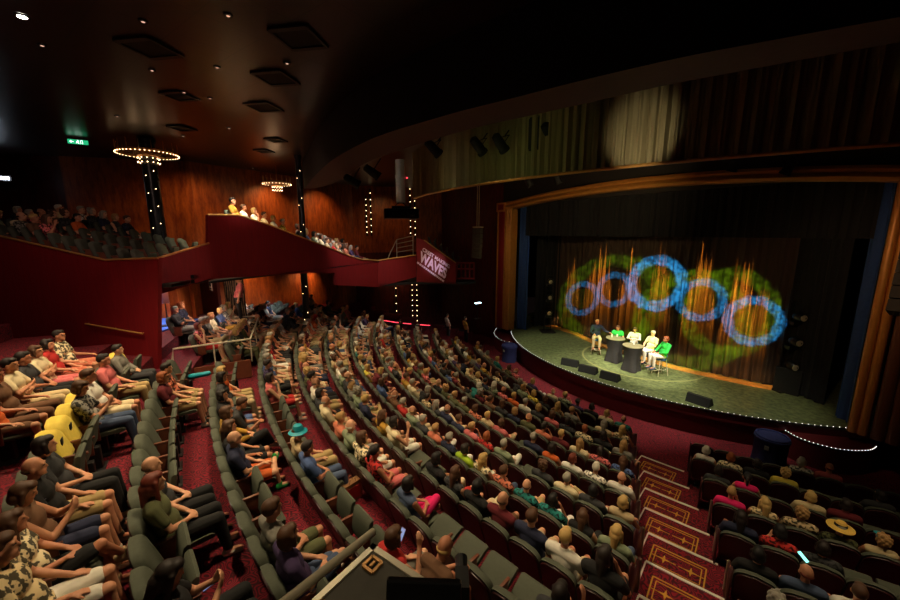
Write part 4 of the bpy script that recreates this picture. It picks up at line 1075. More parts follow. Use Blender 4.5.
for M_, occ, wh, g in BSEATS:
    if not occ: continue
    if g == 'side' and wh.endswith(('seat 1', 'seat 2', 'seat 3', 'seat 4', 'seat 5')):
        n_ = int(wh[-1]); want(M_, 'tee', ['mustard', 'white', 'white', 'cream', 'white'][n_-1], 'shorts', ['khaki', 'white', 'sand', 'khaki', 'white'][n_-1], ['short', 'short', 'bob', 'short', 'bob'][n_-1], ['dark', 'brown', 'blonde', 'brown', 'blonde'][n_-1], ['rest', 'lap', 'chin', 'clasp', 'lap'][n_-1], wh, 'balcony audience')
    else: chance_person(M_, wh, 'balcony audience')
# dark risers under the balcony rows
for row, off in enumerate((.14, 1.6)):
    mb = MB(); n = 24
    for i in range(n+1):
        q = lerp_rail(SIDE_T, (.15 if row == 0 else .34)+(.85 if row == 0 else .66)*i/n)
        for o_, dz in ((off, 0), (off+1.4, 0), (off+1.4, -.12), (off, -.12)):
            c = q-nrm*o_; mb.v.append((c.x, c.y, q.z-.63+.30*row+dz))
    for i in range(n):
        for j in range(4): mb.face(i*4+j, i*4+(j+1) % 4, (i+1)*4+(j+1) % 4, (i+1)*4+j)
    struct('floor_%d' % (5+row), mb, M['blackish'], 'raked deck under the %s row of the side balcony' % ['front', 'back'][row])
for row in range(3):
    mb = MB(); n = 16
    for i in range(n+1):
        q = lerp_rail(REAR_T, .2+.8*i/n)
        for o_, dz in ((.14+.95*row, 0), (1.09+.95*row, 0), (1.09+.95*row, -.1), (.14+.95*row, -.1)): mb.v.append((q.x+.15, q.y+o_, q.z-.725+.14*row+dz))
    for i in range(n):
        for j in range(4): mb.face(i*4+j, i*4+(j+1) % 4, (i+1)*4+(j+1) % 4, (i+1)*4+j)
    struct('floor_%d' % (7+row), mb, M['blackish'], 'raked deck under row %d of the rear balcony' % (row+1))

# ------------------------------------------------------------------ create people: the 300 that show largest, the rest as one mass
for j in people_jobs:
    t = j['M'].translation; x, y, d = proj((t.x, t.y, t.z+1)); j['d'] = d
    # heads hidden or off frame sink to the end of the list
    j['rank'] = d+(0 if -150 < x < 960 and y < 720 else 100)
people_jobs.sort(key=lambda j: j['rank'])
specials = [j for j in people_jobs if j['lab']]
others = [j for j in people_jobs if not j['lab'] and j['rank'] < 100]
IND = specials+others[:300-len(specials)]; REST = others[300-len(specials):]
print('people', len(people_jobs), 'individual', len(IND), 'rest', len(REST))
for j in IND: j['obj'] = make_person(j, j['d'] < 16)
# hats worn by single people
def head_matrix(j):
    R = RIGS[j['pose']]; return j['M'] @ Matrix.Scale(j['scale'], 4) @ Matrix.Translation(R.hc) @ R.hr.to_4x4()
for j in IND:
    if not j['extra']: continue
    o = j['obj']; R = RIGS[j['pose']]
    mb = MB()
    if j['extra'] == 'straw':
        mb.lathe([(.001, .145), (.06, .142), (.085, .11), (.095, .055), (.15, .045), (.205, .03), (.205, .022), (.09, .04)], (0, -.01, 0), 28); m_ = 'straw'
    elif j['extra'] == 'hat':
        mb.lathe([(.001, .15), (.07, .14), (.09, .10), (.098, .05), (.16, .02), (.16, .012), (.09, .04)], (0, -.01, 0), 24); m_ = 'teal'
    else:
        mb.lathe([(.092, .09), (.098, .05), (.094, .05), (.09, .09)], (0, -.01, 0), 24); mb.ell((0, .11, .06), (.075, .06, .012)); m_ = 'phone_hat'
    c = build('hat', mb, M.get(m_, M['teal']), o, True); c.location = R.hc; c.rotation_euler = R.hr.to_euler()
    o['label'] = {'straw': 'person in a wide yellow straw hat, near side block', 'hat': 'person in a teal brimmed hat and beige t-shirt', 'visor': 'person in a bright blue visor at the near right block'}[j['extra']]
    if j['extra'] == 'straw':
        mb = MB(); mb.lathe([(.097, .056), (.088, .105), (.086, .105), (.094, .056)], (0, -.01, 0), 24); b_ = build('hat_band', mb, M['black'], c, True)

# far crowd as one mass
def merge(name, items, mat_, label, cat):
    # items: (mesh, matrix, rgba)
    vs = []; fs = []; cols = []; off = 0
    import numpy as np
    VV = []; LL = []; LS = []; LT = []; CC = []; lo = 0
    for me, M_, c in items:
        n = len(me.vertices); a = np.empty(n*3, np.float32); me.vertices.foreach_get('co', a); a = a.reshape(-1, 3)
        m4 = np.array(M_); a = a @ m4[:3, :3].T+m4[:3, 3]; VV.append(a)
        nl = len(me.loops); l = np.empty(nl, np.int32); me.loops.foreach_get('vertex_index', l); LL.append(l+off)
        npoly = len(me.polygons); s_ = np.empty(npoly, np.int32); me.polygons.foreach_get('loop_start', s_); LS.append(s_+lo)
        t_ = np.empty(npoly, np.int32); me.polygons.foreach_get('loop_total', t_); LT.append(t_)
        CC.append(np.tile(np.array(c, np.float32), (n, 1))); off += n; lo += nl
    VV = np.concatenate(VV); LL = np.concatenate(LL); LS = np.concatenate(LS); LT = np.concatenate(LT); CC = np.concatenate(CC)
    me = bpy.data.meshes.new(name); me.vertices.add(len(VV)); me.vertices.foreach_set('co', VV.ravel()); me.loops.add(len(LL)); me.loops.foreach_set('vertex_index', LL)
    me.polygons.add(len(LS)); me.polygons.foreach_set('loop_start', LS); me.polygons.foreach_set('loop_total', LT)
    at_ = me.color_attributes.new('tint', 'FLOAT_COLOR', 'POINT'); at_.data.foreach_set('color', CC.ravel())
    me.polygons.foreach_set('use_smooth', np.ones(len(LS), bool)); me.update(); me.validate(); me.materials.append(mat_)
    o = link(name, me); tag(o, label, cat, None, 'stuff'); return o
items = []
for j in REST:
    M_ = j['M'] @ Matrix.Scale(j['scale'], 4); R = RIGS[j['pose']]
    items.append((body_mesh(j['pose'], .028), M_, srgb(*j['skin'])))
    items.append((shirt_mesh(j['pose'], j['top'], .026), M_, srgb(*COLS[j['tcol']])))
    items.append((pants_mesh(j['pose'], j['bot'], .026), M_, srgb(*COLS[j['bcol']])))
    items.append((hair_mesh(j['hair'], .026), M_ @ Matrix.Translation(R.hc) @ R.hr.to_4x4(), srgb(*HAIRC[j['hcol']])))
if items: merge('crowd', items, M['crowd'], 'densely packed far audience in the rows towards the far side wall', 'crowd')

# ================================================================== SEATS
def back_outline(w_, z0, z1, n=8):
    r = .17; pts = [(-w_/2+.02, z0), (w_/2-.02, z0), (w_/2, z0+.1), (w_/2, z1-r)]
    for i in range(1, n+1):
        t = PI/2*i/n; pts.append((w_/2-r*.9+r*.9*math.cos(t), z1-r+(r-.02)*math.sin(t)))
    pts.append((0, z1))
    for i in range(n, -1, -1):
        t = PI/2*i/n; pts.append((-(w_/2-r*.9+r*.9*math.cos(t)), z1-r+(r-.02)*math.sin(t)))
    pts.append((-w_/2, z0+.1)); return pts
def slab(mb, outline, layers):
    # layers: (y offset, inset scale) ; recline folded in
    cx = 0; zs = [p_[1] for p_ in outline]; zc = (min(zs)+max(zs))/2; b = len(mb.v); n = len(outline)
    for y, s_ in layers:
        for x, z in outline:
            zz = zc+(z-zc)*s_; xx = x*s_; rec = .2*(.98-zz)/.63
            mb.v.append((xx, y+rec, zz))
    for i in range(len(layers)-1):
        for j in range(n): mb.face(b+i*n+j, b+i*n+(j+1) % n, b+(i+1)*n+(j+1) % n, b+(i+1)*n+j)
    mb.face(*range(b+n-1, b-1, -1)); mb.face(*range(b+(len(layers)-1)*n, b+len(layers)*n))
SW = PITCH-.012
def seat_bits(fold):
    up = MB(); slab(up, back_outline(SW, .44, .985), [(.022, .93), (.018, 1.0), (.075, 1.0), (.105, .965), (.125, .86), (.13, .6)])
    sh = MB(); slab(sh, back_outline(SW-.03, .30, .955), [(-.006, .94), (-.004, .985), (.004, 1.0), (.03, 1.0)])
    cu = MB(); R = Matrix.Rotation(math.radians(fold), 3, 'X'); piv = V((0, .36 if fold < 50 else .40, .43))
    hw = SW/2-.035; n = 5
    prof = [(.0, .01), (.0, .06), (.05, .085), (.28, .095), (.39, .085), (.42, .045), (.41, .01)]
    for x, sc in ((-hw, .8), (-hw+.03, 1), (hw-.03, 1), (hw, .8)):
        for y, z in prof: cu.v.append(tuple(piv+R @ V((x, .02+(y-.2)*(.96 if sc < 1 else 1)+.2, -.06+.05+(z-.05)*sc))))
    k_ = len(prof)
    for i in range(3):
        for j in range(k_): cu.face(i*k_+j, i*k_+(j+1) % k_, (i+1)*k_+(j+1) % k_, (i+1)*k_+j)
    cu.face(*range(k_-1, -1, -1)); cu.face(*range(3*k_, 4*k_))
    ar = MB(); x = SW/2-.02
    ar.box((x, .36, .655), (.045, .30, .035)); ar.box((x, .36, .50), (.03, .22, .30))
    pe = MB(); pe.box((0, .42, .2), (.12, .16, .38)); pe.box((0, .42, .012), (.34, .24, .024))
    return dict(backrest=(up, 'upholstery'), back_shell=(sh, 'shell'), cushion=(cu, 'upholstery'), armrest=(ar, 'wood'), pedestal=(pe, 'iron'))
SEATM = {}
for fold in (4, 24, 80):
    bits = seat_bits(fold); SEATM[fold] = {}
    for n_, (mb, m_) in bits.items():
        me = mb.mesh(n_, [M[m_]], True)
        if n_ in ('armrest', 'pedestal'): bevel_mesh(me, .008, 2)
        bm = bmesh.new(); bm.from_mesh(me); bmesh.ops.recalc_face_normals(bm, faces=bm.faces[:]); bm.to_mesh(me); bm.free()
        sharp(me, 50); SEATM[fold][n_] = me
    allb = MB(); mats = ['upholstery', 'shell', 'wood', 'iron']
    for n_, (mb, m_) in bits.items():
        allb.mi = mats.index(m_); allb.add(mb.v, mb.f)
    me = allb.mesh('seat', [M[m_] for m_ in mats], True); bm = bmesh.new(); bm.from_mesh(me); bmesh.ops.recalc_face_normals(bm, faces=bm.faces[:]); bm.to_mesh(me); bm.free(); sharp(me, 50); SEATM[fold]['all'] = me
seat_jobs = []
for key, s in SEATS.items():
    p_ = s['M'].translation; x, y, d = proj((p_.x, p_.y, p_.z+.8))
    fold = 4 if s['occ'] else (80 if s['k'] <= 2 else 24)
    seat_jobs.append((d, s['M'], fold, seat_where(s), s['occ'], 'house', -40 < x < 940 and y < 640))
for M_, occ, wh, g in BSEATS:
    p_ = M_.translation; seat_jobs.append((depth(p_)+1, M_, 4 if occ else 80, wh, occ, g, True))
seat_jobs.sort(key=lambda q: q[0]+(0 if q[6] else 60))
seat_ind = [q for q in seat_jobs if q[6]][:300]; ids = set(id(q) for q in seat_ind); seat_rest = [q for q in seat_jobs if id(q) not in ids]
print('seats', len(seat_jobs), len(seat_ind))
for d, M_, fold, wh, occ, g, vis in seat_ind:
    lab = '%s grey-green theatre seat, %s' % ('occupied' if occ else 'empty', wh)
    if d < 13.5:
        o = bpy.data.objects.new('theatre_seat', None); COL.objects.link(o); o.empty_display_size = .1; o.matrix_world = M_
        for n_ in ('backrest', 'back_shell', 'cushion', 'armrest', 'pedestal'): link(n_, SEATM[fold][n_], o)
    else:
        o = link('theatre_seat', SEATM[fold]['all']); o.matrix_world = M_
    tag(o, lab, 'seat', 'balcony seats' if g in ('side', 'rear') else 'theatre seats')
up_c = srgb(78, 82, 68); it = []
for d, M_, fold, wh, occ, g, vis in seat_rest:
    for n_, c in (('backrest', srgb(78, 82, 68)), ('back_shell', srgb(72, 26, 28)), ('cushion', srgb(78, 82, 68)), ('armrest', srgb(112, 62, 42)), ('pedestal', srgb(38, 36, 36))): it.append((SEATM[fold][n_], M_, c))
if it: merge('far_seating', it, M['crowd'], 'far rows of grey-green theatre seats and balcony seating', 'seating')
# yellow covers on seat backs
mb = MB(); slab(mb, back_outline(SW+.03, .52, 1.005), [(-.02, .9), (-.022, 1.0), (.085, 1.0), (.125, .96), (.145, .86), (.15, .6)])
cov = mb.mesh('cover', [M['yellow']], True); bm = bmesh.new(); bm.from_mesh(cov); bmesh.ops.recalc_face_normals(bm, faces=bm.faces[:]); bm.to_mesh(cov); bm.free(); sharp(cov, 50)
mb = MB(); mb.box((.0, .155+.2*(.98-.80)/.63, .80), (.11, .012, .13), 0); patch = mb.mesh('label_patch', [M['gloss_black']])
mb = MB(); mb.box((.0, -.026+.2*(.98-.86)/.63, .86), (.11, .012, .13), 0); patch2 = mb.mesh('label_patch', [M['gloss_black']])
names = ['nearest the camera', 'second from the camera', 'third from the camera', 'beside the patterned blouse', 'farthest, by the pink t-shirt']
row_m1 = sorted([s for s in SEATS.values() if s['k'] == -1 and s['blk'] == 'M'], key=lambda s: s['a'], reverse=True)
used = set()
for i, px in enumerate(((22, 437), (40, 422), (54, 408), (68, 398), (108, 350))):
    s = min([q for q in row_m1 if id(q) not in used], key=lambda q: math.hypot(*(proj(q['M'] @ V((0, .05, .9)))[c_]-px[c_] for c_ in (0, 1)))); used.add(id(s))
    o = link('seat_cover', cov); o.matrix_world = s['M']; tag(o, 'yellow cloth cover over a seat back, %s' % names[i], 'seat cover', 'yellow seat covers')
    link('label_patch', patch if i < 3 else patch2, o)
# end panels of the stair aisle
for k in range(5, 12):
    for a_, blk in ((AL[k], 'left'), (AR_seat[k]+.1, 'right')):
        keys = [q for q in SEATS if q[0] == k and q[1] == ('M' if blk == 'left' else 'R')]
        if not keys: continue
        s = SEATS[(k, 'M' if blk == 'left' else 'R', 0)] if (k, 'M' if blk == 'left' else 'R', 0) in SEATS else None
        if s is None: continue
        sx = 1 if blk == 'left' else -1
        mb = MB(); pr = [(.12, 0), (.62, 0), (.62, .62), (.5, .68), (.28, .68), (.10, .93), (.0, .93), (.02, .6)]
        mb.v = [(sx*(SW/2+.012), y, z) for y, z in pr]+[(sx*(SW/2+.040), y, z) for y, z in pr]; n = len(pr)
        mb.face(*range(n)); mb.face(*range(2*n-1, n-1, -1))
        for i in range(n): mb.face(i, n+i, n+(i+1) % n, (i+1) % n)
        bm_me = mb.mesh('end_panel', [M['shell']]); bm = bmesh.new(); bm.from_mesh(bm_me); bmesh.ops.recalc_face_normals(bm, faces=bm.faces[:]); bm.to_mesh(bm_me); bm.free()
        o = link('end_panel', bm_me); o.matrix_world = s['M']
        tag(o, 'burgundy row end panel, %s row, %s of the stair aisle' % (ORD[12-k], 'far side' if blk == 'left' else 'near side'), 'end panel', 'row end panels along the stairs')
        mb = MB(); mb.tube([(sx*(SW/2+.045), y, z) for y, z in [(.62, .05), (.62, .6), (.5, .685)]], .008, 6); build('metal_edge', mb, M['rail_metal'], o)

# ================================================================== PROPS IN THE HOUSE
def floor_pt(px, k): return at(px, zf(k))
p = floor_pt((352, 500), 2); o = empty('shopping_bag', p, .9, 'red and brown paper shopping bag on the carpet between two rows', 'bag')
mb = MB(); mb.box((0, 0, .19), (.34, .14, .37)); build('body', mb, M['bag_brown'], o)
mb = MB(); mb.box((0, -.074, .18), (.26, .006, .24)); mb.box((0, .074, .18), (.26, .006, .24)); build('red_print', mb, M['bag_red'], o)
mb = MB()
for y in (-.05, .05): mb.tube([(-.07, y, .37), (-.05, y, .45), (.05, y, .45), (.07, y, .37)], .006, 6)
build('handle', mb, M['bag_brown'], o)
p = at((46, 381), zf(-1)+.62); o = empty('tote_bag', (p.x, p.y, p.z-.2), .5, 'black and white striped tote bag held among the rear seats', 'bag')
mb = MB(); n_st = 12
for i in range(n_st):
    mb.mi = i % 2; zc = .02+.42*(i+.5)/n_st; mb.box((0, 0, zc), (.52, .14, .42/n_st))
build('body', mb, [M['white'], M['black']], o)
mb = MB(); mb.tube([(-.12, -.08, .42), (-.1, -.08, .56), (.1, -.08, .56), (.12, -.08, .42)], .014, 6); build('handle', mb, M['black'], o)
# ring shaped teal bag in a lap / teal towel
p = at((96, 399), zf(-1)+.72); mb = MB(); mb.tube([(.17*math.cos(t), .13*math.sin(t), .03*math.sin(2*t)) for t in [2*PI*j/20 for j in range(21)]], .035, 8)
tag(build('swim_ring', mb, M['teal'], None, True, tuple(p)), 'turquoise rolled ring held in a lap at the rear rows', 'ring')
p = at((199, 376), zf(0)+.66); mb = MB(); mb.cap((-.18, -.04, 0), .07, (.2, .06, .05), .06, 12)
tag(build('rolled_towel', mb, M['teal'], None, True, tuple(p)), 'teal rolled towel across a lap at the far end of a row', 'towel')
# phones
def phone(px, hz, k, m_, lab, rot=(0.9, 0, .6), block=''):
    p = at(px, zf(k)+hz); mb = MB(); mb.box((0, 0, 0), (.075, .15, .008)); me = bevel_mesh(mb.mesh('smartphone', [M['gloss_black']]), .003, 2)
    o = link('smartphone', me, None, p); o.rotation_euler = rot; tag(o, lab, 'phone')
    mb = MB(); mb.box((0, 0, .0045), (.066, .138, .001)); build('screen', mb, M[m_], o)
phone((803, 557), 1.02, 5, 'phone_glow', 'smartphone with a bright green screen held up in the near side block', (.5, .1, .3))
phone((211, 584), .80, 0, 'phone_blue', 'smartphone with a bluish screen held low by long dark hair', (.3, -.2, -.9))
phone((402, 534), .95, 2, 'phone_blue', 'smartphone held up by the person in the red top', (1.0, 0, -.7))
phone((38, 505), .85, -1, 'phone_blue', 'smartphone in both hands in the rear row at the photo edge', (.6, -.2, -1.0))
# covered round bins by the stage
for px, lab in (((511.5, 352), 'navy cloth covered drum standing by the far side of the stage'), ((772, 447), 'navy cloth covered drum standing by the near side of the stage')):
    p = at(px, -.55)-V((NX, NY, 0))*.16; o = empty('covered_drum', (p.x, p.y, -1.0), 0, lab, 'drum', 'covered drums')
    mb = MB(); n = 28; prof = [(0, .40), (.3, .38), (.72, .40), (.78, .43), (.84, .42), (.86, .36)]
    for z, r_ in prof:
        for j in range(n):
            t = 2*PI*j/n; q = r_+(.022*math.cos(7*t+1)*(1-z/.9)); mb.v.append((q*math.cos(t), q*math.sin(t), z+.001))
    for a_ in range(len(prof)-1):
        for j in range(n): mb.face(a_*n+j, a_*n+(j+1) % n, (a_+1)*n+(j+1) % n, (a_+1)*n+j)
    mb.face(*range((len(prof)-1)*n, len(prof)*n)); build('cloth_cover', mb, M['blue_cover'], o, True)
    mb = MB(); mb.tube([(.37*math.cos(t), .37*math.sin(t), .865) for t in [2*PI*j/28 for j in range(29)]], .035, 8); build('rim', mb, M['blue_cover'], o, True)
    mb = MB(); mb.box((-.34, -.24, .62), (.02, .10, .12), .6); build('paper_label', mb, M['scuff'], o)
# wedge monitors and black boxes along the stage front
for i, px in enumerate(((570, 365), (588, 372), (610, 379), (699, 403), (786, 392))):
    p = at(px, 0); o = empty('stage_monitor', p, [-.6, -.7, -.8, -.95, -.9][i], ['black wedge monitor on the stage edge farthest from the camera', 'second black wedge monitor along the stage edge', 'third black wedge monitor, below the round tables', 'black wedge monitor low on the stage edge towards the near end', 'tall dark speaker box at the near wing of the stage'][i], 'stage monitor', 'stage monitors')
    mb = MB(); hh = .28 if i < 4 else .9; mb.add([(-.36, -.2, 0), (.36, -.2, 0), (.36, .22, 0), (-.36, .22, 0), (-.36, -.1, hh), (.36, -.1, hh), (.36, .03, hh), (-.36, .03, hh)], [(0, 3, 2, 1), (4, 5, 6, 7), (0, 1, 5, 4), (1, 2, 6, 5), (2, 3, 7, 6), (3, 0, 4, 7)])
    build('cabinet', mb, M['black'], o)
    mb = MB()
    for q in range(5): z = .05+q*(hh-.1)/5; mb.box((0, .215-(z/hh)*.17, z+.01), (.66, .01, .012))
    build('grille', mb, M['iron'], o)

# ---- projected light on the balcony end panel, built as coloured letters
def letter_block(txt, px0, px1, pxb, name, weight=0.0, parent=None):
    O, X, Y = on_line(px0, P3, P4), on_line(px1, P3, P4), on_line(pxb, P3, P4)     # base-left, base-right, top-left
    cu = bpy.data.curves.new('t', 'FONT'); cu.body = txt; cu.extrude = 0; cu.offset = weight
    ob = bpy.data.objects.new('t', cu); COL.objects.link(ob); dg = bpy.context.evaluated_depsgraph_get(); dg.update()
    me = bpy.data.meshes.new_from_object(ob.evaluated_get(dg)); bpy.data.objects.remove(ob)
    xs = [v.co.x for v in me.vertices]; ys = [v.co.y for v in me.vertices]; x0, x1, y0, y1 = min(xs), max(xs), 0, max(ys)
    nn = V((0, -1, 0))*.075
    for v in me.vertices:
        u_, w_ = (v.co.x-x0)/(x1-x0), (v.co.y-y0)/(y1-y0); v.co = O+(X-O)*u_+(Y-O)*w_+nn
    me.materials.clear(); me.materials.append(M['letter']); o = link(name, me, parent); return o
lo = letter_block('WAVES', (419, 260), (445.5, 278.5), (421, 250.5), 'projected_lettering', .045)
tag(lo, 'projected light built as pale pink letters reading CREST MAKING WAVES on the red balcony end', 'lettering')
letter_block('CREST MAKING', (422.3, 250.6), (449.2, 268.4), (423.3, 247.2), 'upper_line', .036, lo)
mb = MB(); O, X = on_line((417, 262), P3, P4), on_line((443.5, 281), P3, P4)
rnd = random.Random(2); u = 0
while u < .97:
    l = rnd.uniform(.03, .09); c = O.lerp(X, u+l/2)+V((0, -.075, 0)); d = (X-O); mb.box(c, (d.length*l*.8, .01, .10), 0, Matrix.Rotation(math.atan2(d.y, d.x), 3, 'Z') @ Matrix.Rotation(-math.atan2(d.z, d.xy.length), 3, 'Y')); u += l
build('small_line', mb, M['letter'], lo)

# ---- columns with bulbs, ring chandeliers, wall bulb strips
def bulbs_line(parent, pts, r=.028): bulb_copies(parent, pts, r, M['bulb'])
def column(name, x, y, z0, z1, r, lab, bz):
    o = empty(name, (x, y, z0), 0, lab, 'column')
    mb = MB(); mb.lathe([(r*1.25, 0), (r*1.25, .12), (r, .16), (r, z1-z0-.15), (r*1.2, z1-z0-.1), (r*1.2, z1-z0-.005)], n=20); build('shaft', mb, M['gloss_black'], o, True)
    d = V((-x, -y, 0)).normalized(); sd = V((-d.y, d.x, 0))
    for s_ in (-.55, .35):
        mb = MB(); c = (d*math.sqrt(1-s_*s_)+sd*s_)*(r+.012); mb.tube([(c.x, c.y, bz[0]-z0), (c.x, c.y, bz[1]-z0)], .012, 6); build('bulb_channel', mb, M['iron'], o)
        n = int((bz[1]-bz[0])/(.55 if r > .2 else .8)); bulbs_line(o, [(c.x*1.06, c.y*1.06, bz[0]-z0+(bz[1]-bz[0])*(i+.5+.3*s_)/n) for i in range(n)], .015)
    return o
def chandelier(x, y, z, R_, lab, nb):
    o = empty('ring_chandelier', (x, y, z), 0, lab, 'chandelier', 'ring chandeliers')
    mb = MB()
    for rr, zz in ((R_, 0), (R_*.97, .05)): mb.tube([(rr*math.cos(t), rr*math.sin(t), zz) for t in [2*PI*j/40 for j in range(41)]], .022, 6)
    build('outer_ring', mb, M['gold_trim'], o, True)
    mb = MB(); mb.lathe([(R_*.42, -.10), (R_*.46, -.08), (R_*.46, .12), (R_*.42, .14)], n=28); build('inner_ring', mb, M['gold_trim'], o, True)
    mb = MB()
    for i in range(16):
        t = 2*PI*i/16; mb.tube([(R_*.44*math.cos(t), R_*.44*math.sin(t), .06), (R_*math.cos(t), R_*math.sin(t), .02)], .010, 5)
        mb.tube([(R_*math.cos(t), R_*math.sin(t), .02), (R_*1.0*math.cos(t), R_*1.0*math.sin(t), .34)], .012, 5)
    build('spokes', mb, M['gold_trim'], o, True)
    bulb_copies(o, [((R_+.02)*math.cos(2*PI*i/nb), (R_+.02)*math.sin(2*PI*i/nb), -.02) for i in range(nb)], .016, M['bulb'])
    for q in range(12):
        t = 2*PI*q/12; bulb_copies(o, [(R_*.36*math.cos(t), R_*.36*math.sin(t), -.15-.14*j) for j in range(2)], .018, M['bulb'])
    return o
c1 = at_t((148, 154), 12.6); column('lit_column', c1.x, c1.y, 4.3, 8.8, .22, 'dark column with bulb strings carrying the large ring chandelier on the rear balcony', (5.1, 8.0)); chandelier(c1.x, c1.y, c1.z, .84, 'large ring chandelier of warm bulbs near the green exit sign', 44)
c2 = at_t((277, 184), 17.5); chandelier(c2.x, c2.y, c2.z, .6, 'smaller ring chandelier farther along over the side balcony', 26)
mb = MB(); mb.tube([(c2.x, c2.y, c2.z-.05), (c2.x, c2.y, 8.8)], .02, 6); build('hanging_rod', mb, M['gold_trim'], bpy.data.objects['ring_chandelier.001']).matrix_parent_inverse = Matrix.Translation((-c2.x, -c2.y, -c2.z))
q = on_line((311.5, 240), P1, P2)-nrm*.45; column('lit_column', q.x, q.y, 4.1, 8.8, .12, 'slim dark column with bulb string rising through the side balcony seats', (5.4, 8.6)); 
q = on_line((316, 300), P1, P2)-nrm*.6; column('lit_column', q.x, q.y, zf(3), 4.1, .14, 'slim dark column below the side balcony with sparse bulbs', (1.6, 3.9))
def strip(px0, px1, A, B, lab, n, gap=.0):
    a, b = on_line(px0, A, B), on_line(px1, A, B); d = V((B[0]-A[0], B[1]-A[1], 0)).normalized(); nn = V((d.y, -d.x, 0))
    n = max(4, int(n*.7)); o = empty('bulb_strip', a+nn*.04, 0, lab, 'bulb strip', 'bulb strips on the walls')
    mb = MB(); h_ = b.z-a.z; mb.box((0, 0, h_/2), (.10, .05, abs(h_)+.1), math.atan2(d.y, d.x)); build('batten', mb, M['black'], o)
    bulb_copies(o, [tuple(nn*.045+V((0, 0, h_*(i+.5)/n))) for i in range(n)], .024, M['bulb'])
A, B = UP[4], UP[5]
strip((367, 235), (367, 197), A, B, 'left string of the bulb pair on the upper side wall', 10); strip((371.5, 235), (371.5, 190), A, B, 'right string of the bulb pair on the upper side wall', 11)
A, B = UP[4], UP[5]
strip((410.5, 236), (410.5, 186), A, B, 'left string of the bulb pair above the lettered balcony end', 12); strip((415, 238), (415, 184), A, B, 'right string of the bulb pair above the lettered balcony end', 12)
A, B = LOW[2], LOW[3]
strip((307, 291), (307, 276), LOW[2], LOW[3], 'short bulb string on the lit lower wall by the slim column', 5)
A, B = LOW[3], LOW[4]
strip((396.5, 322), (396.5, 284), A, B, 'lone bulb string on the lower wall towards the stage', 8); strip((412.5, 323), (412.5, 282), A, B, 'left string of the lower bulb pair below the lettered balcony end', 12); strip((417, 323), (417, 282), A, B, 'right string of the lower bulb pair below the lettered balcony end', 12)
# red led line along the far cross aisle
rl = [at(px, zf(5)+1.0) for px in ((384, 320.5), (400, 323), (430, 325.5))]
o = empty('red_led_strip', rl[0], 0, 'three short red led strips on the low rail at the far row ends', 'led strip')
mb = MB()
for i, (a_, b_) in enumerate(((.0, .35), (.45, .62), (.8, 1.0))):
    f_ = lambda t_: (rl[0].lerp(rl[1], t_*2.6) if t_ < .385 else rl[1].lerp(rl[2], (t_-.385)/.615))-rl[0]
    mb.tube([f_(a_), f_((a_+b_)/2), f_(b_)], .014, 6)
build('tube', mb, M['led_red'], o)
mb = MB(); mb.tube([p_-rl[0]+V((0, 0, -.05)) for p_ in rl], .03, 6)
for p_ in rl: mb.tube([p_-rl[0]+V((0, 0, -.05)), p_-rl[0]+V((0, 0, -1.0))], .02, 6)
build('rail', mb, M['iron'], o)

# ---- projector on its white pole
c = at_t((401, 214), 10.2); top = at_t((401, 156), 10.2)
o = empty('projector', c, .2, 'black projector hanging on a cream pole before the side balcony', 'projector')
mb = MB(); mb.box((0, 0, 0), (.92, .62, .26)); build('housing', mb, M['gloss_black'], o); bevel_mesh(o.children[0].data, .02, 2)
mb = MB(); mb.lathe([(.07, 0), (.08, .08), (.06, .10)], (.26, -.31, .0), 18, Matrix.Rotation(PI/2, 3, 'X')); build('lens', mb, M['iron'], o, True)
mb = MB(); mb.box((0, 0, .17), (.5, .34, .06)); mb.tube([(-.2, 0, .16), (0, 0, .36), (.2, 0, .16)], .02, 6); build('bracket', mb, M['iron'], o)
mb = MB(); mb.lathe([(.125, .3), (.125, .92), (.135, .95), (.135, 1.02), (.12, 1.04), (.12, 7.64-c.z)], n=20); build('pole', mb, M['white'], o, True)
mb = MB(); mb.ell((.18, -.05, .95), (.02, .02, .02)); build('status_light', mb, M['led_red'], o)

# ---- line array speakers beside the stage
def line_array(px, t, n, w_, h_, rz, lab, m_, bend=.05, top_z=8.8):
    c = at_t(px, t); o = empty('line_array', c, rz, lab, 'speaker', 'line array speakers'); z = 0; y = 0
    for i in range(n):
        mb = MB(); a = -bend*i
        mb.add([(-w_/2, -.22, -h_/2), (w_/2, -.22, -h_/2), (w_/2*.8, .22, -h_/2), (-w_/2*.8, .22, -h_/2), (-w_/2, -.22, h_/2), (w_/2, -.22, h_/2), (w_/2*.8, .22, h_/2), (-w_/2*.8, .22, h_/2)], [(0, 3, 2, 1), (4, 5, 6, 7), (0, 1, 5, 4), (1, 2, 6, 5), (2, 3, 7, 6), (3, 0, 4, 7)])
        b_ = build('cabinet', mb, M[m_], o); b_.location = (0, y, -z); b_.rotation_euler = (a, 0, 0); z += h_+.025; y -= math.sin(bend*i)*h_
    mb = MB(); mb.box((0, 0, h_/2+.08), (w_*.9, .5, .07)); mb.tube([(0, .1, h_/2+.1), (0, .1, top_z-c.z)], .015, 6); mb.tube([(0, -.15, h_/2+.1), (0, -.15, top_z-c.z)], .015, 6); build('flying_frame', mb, M['rail_metal'] if m_ != 'black' else M['iron'], o)
line_array((478, 231), 20.0, 6, .46, .24, -.5, 'tall pale line array of speakers hanging at the far side of the stage', 'case_top', .04)
line_array((930, 200), 8.9, 9, .55, .30, -.95, 'dark line array of speakers hanging beside the near gold column', 'blackish', .05)
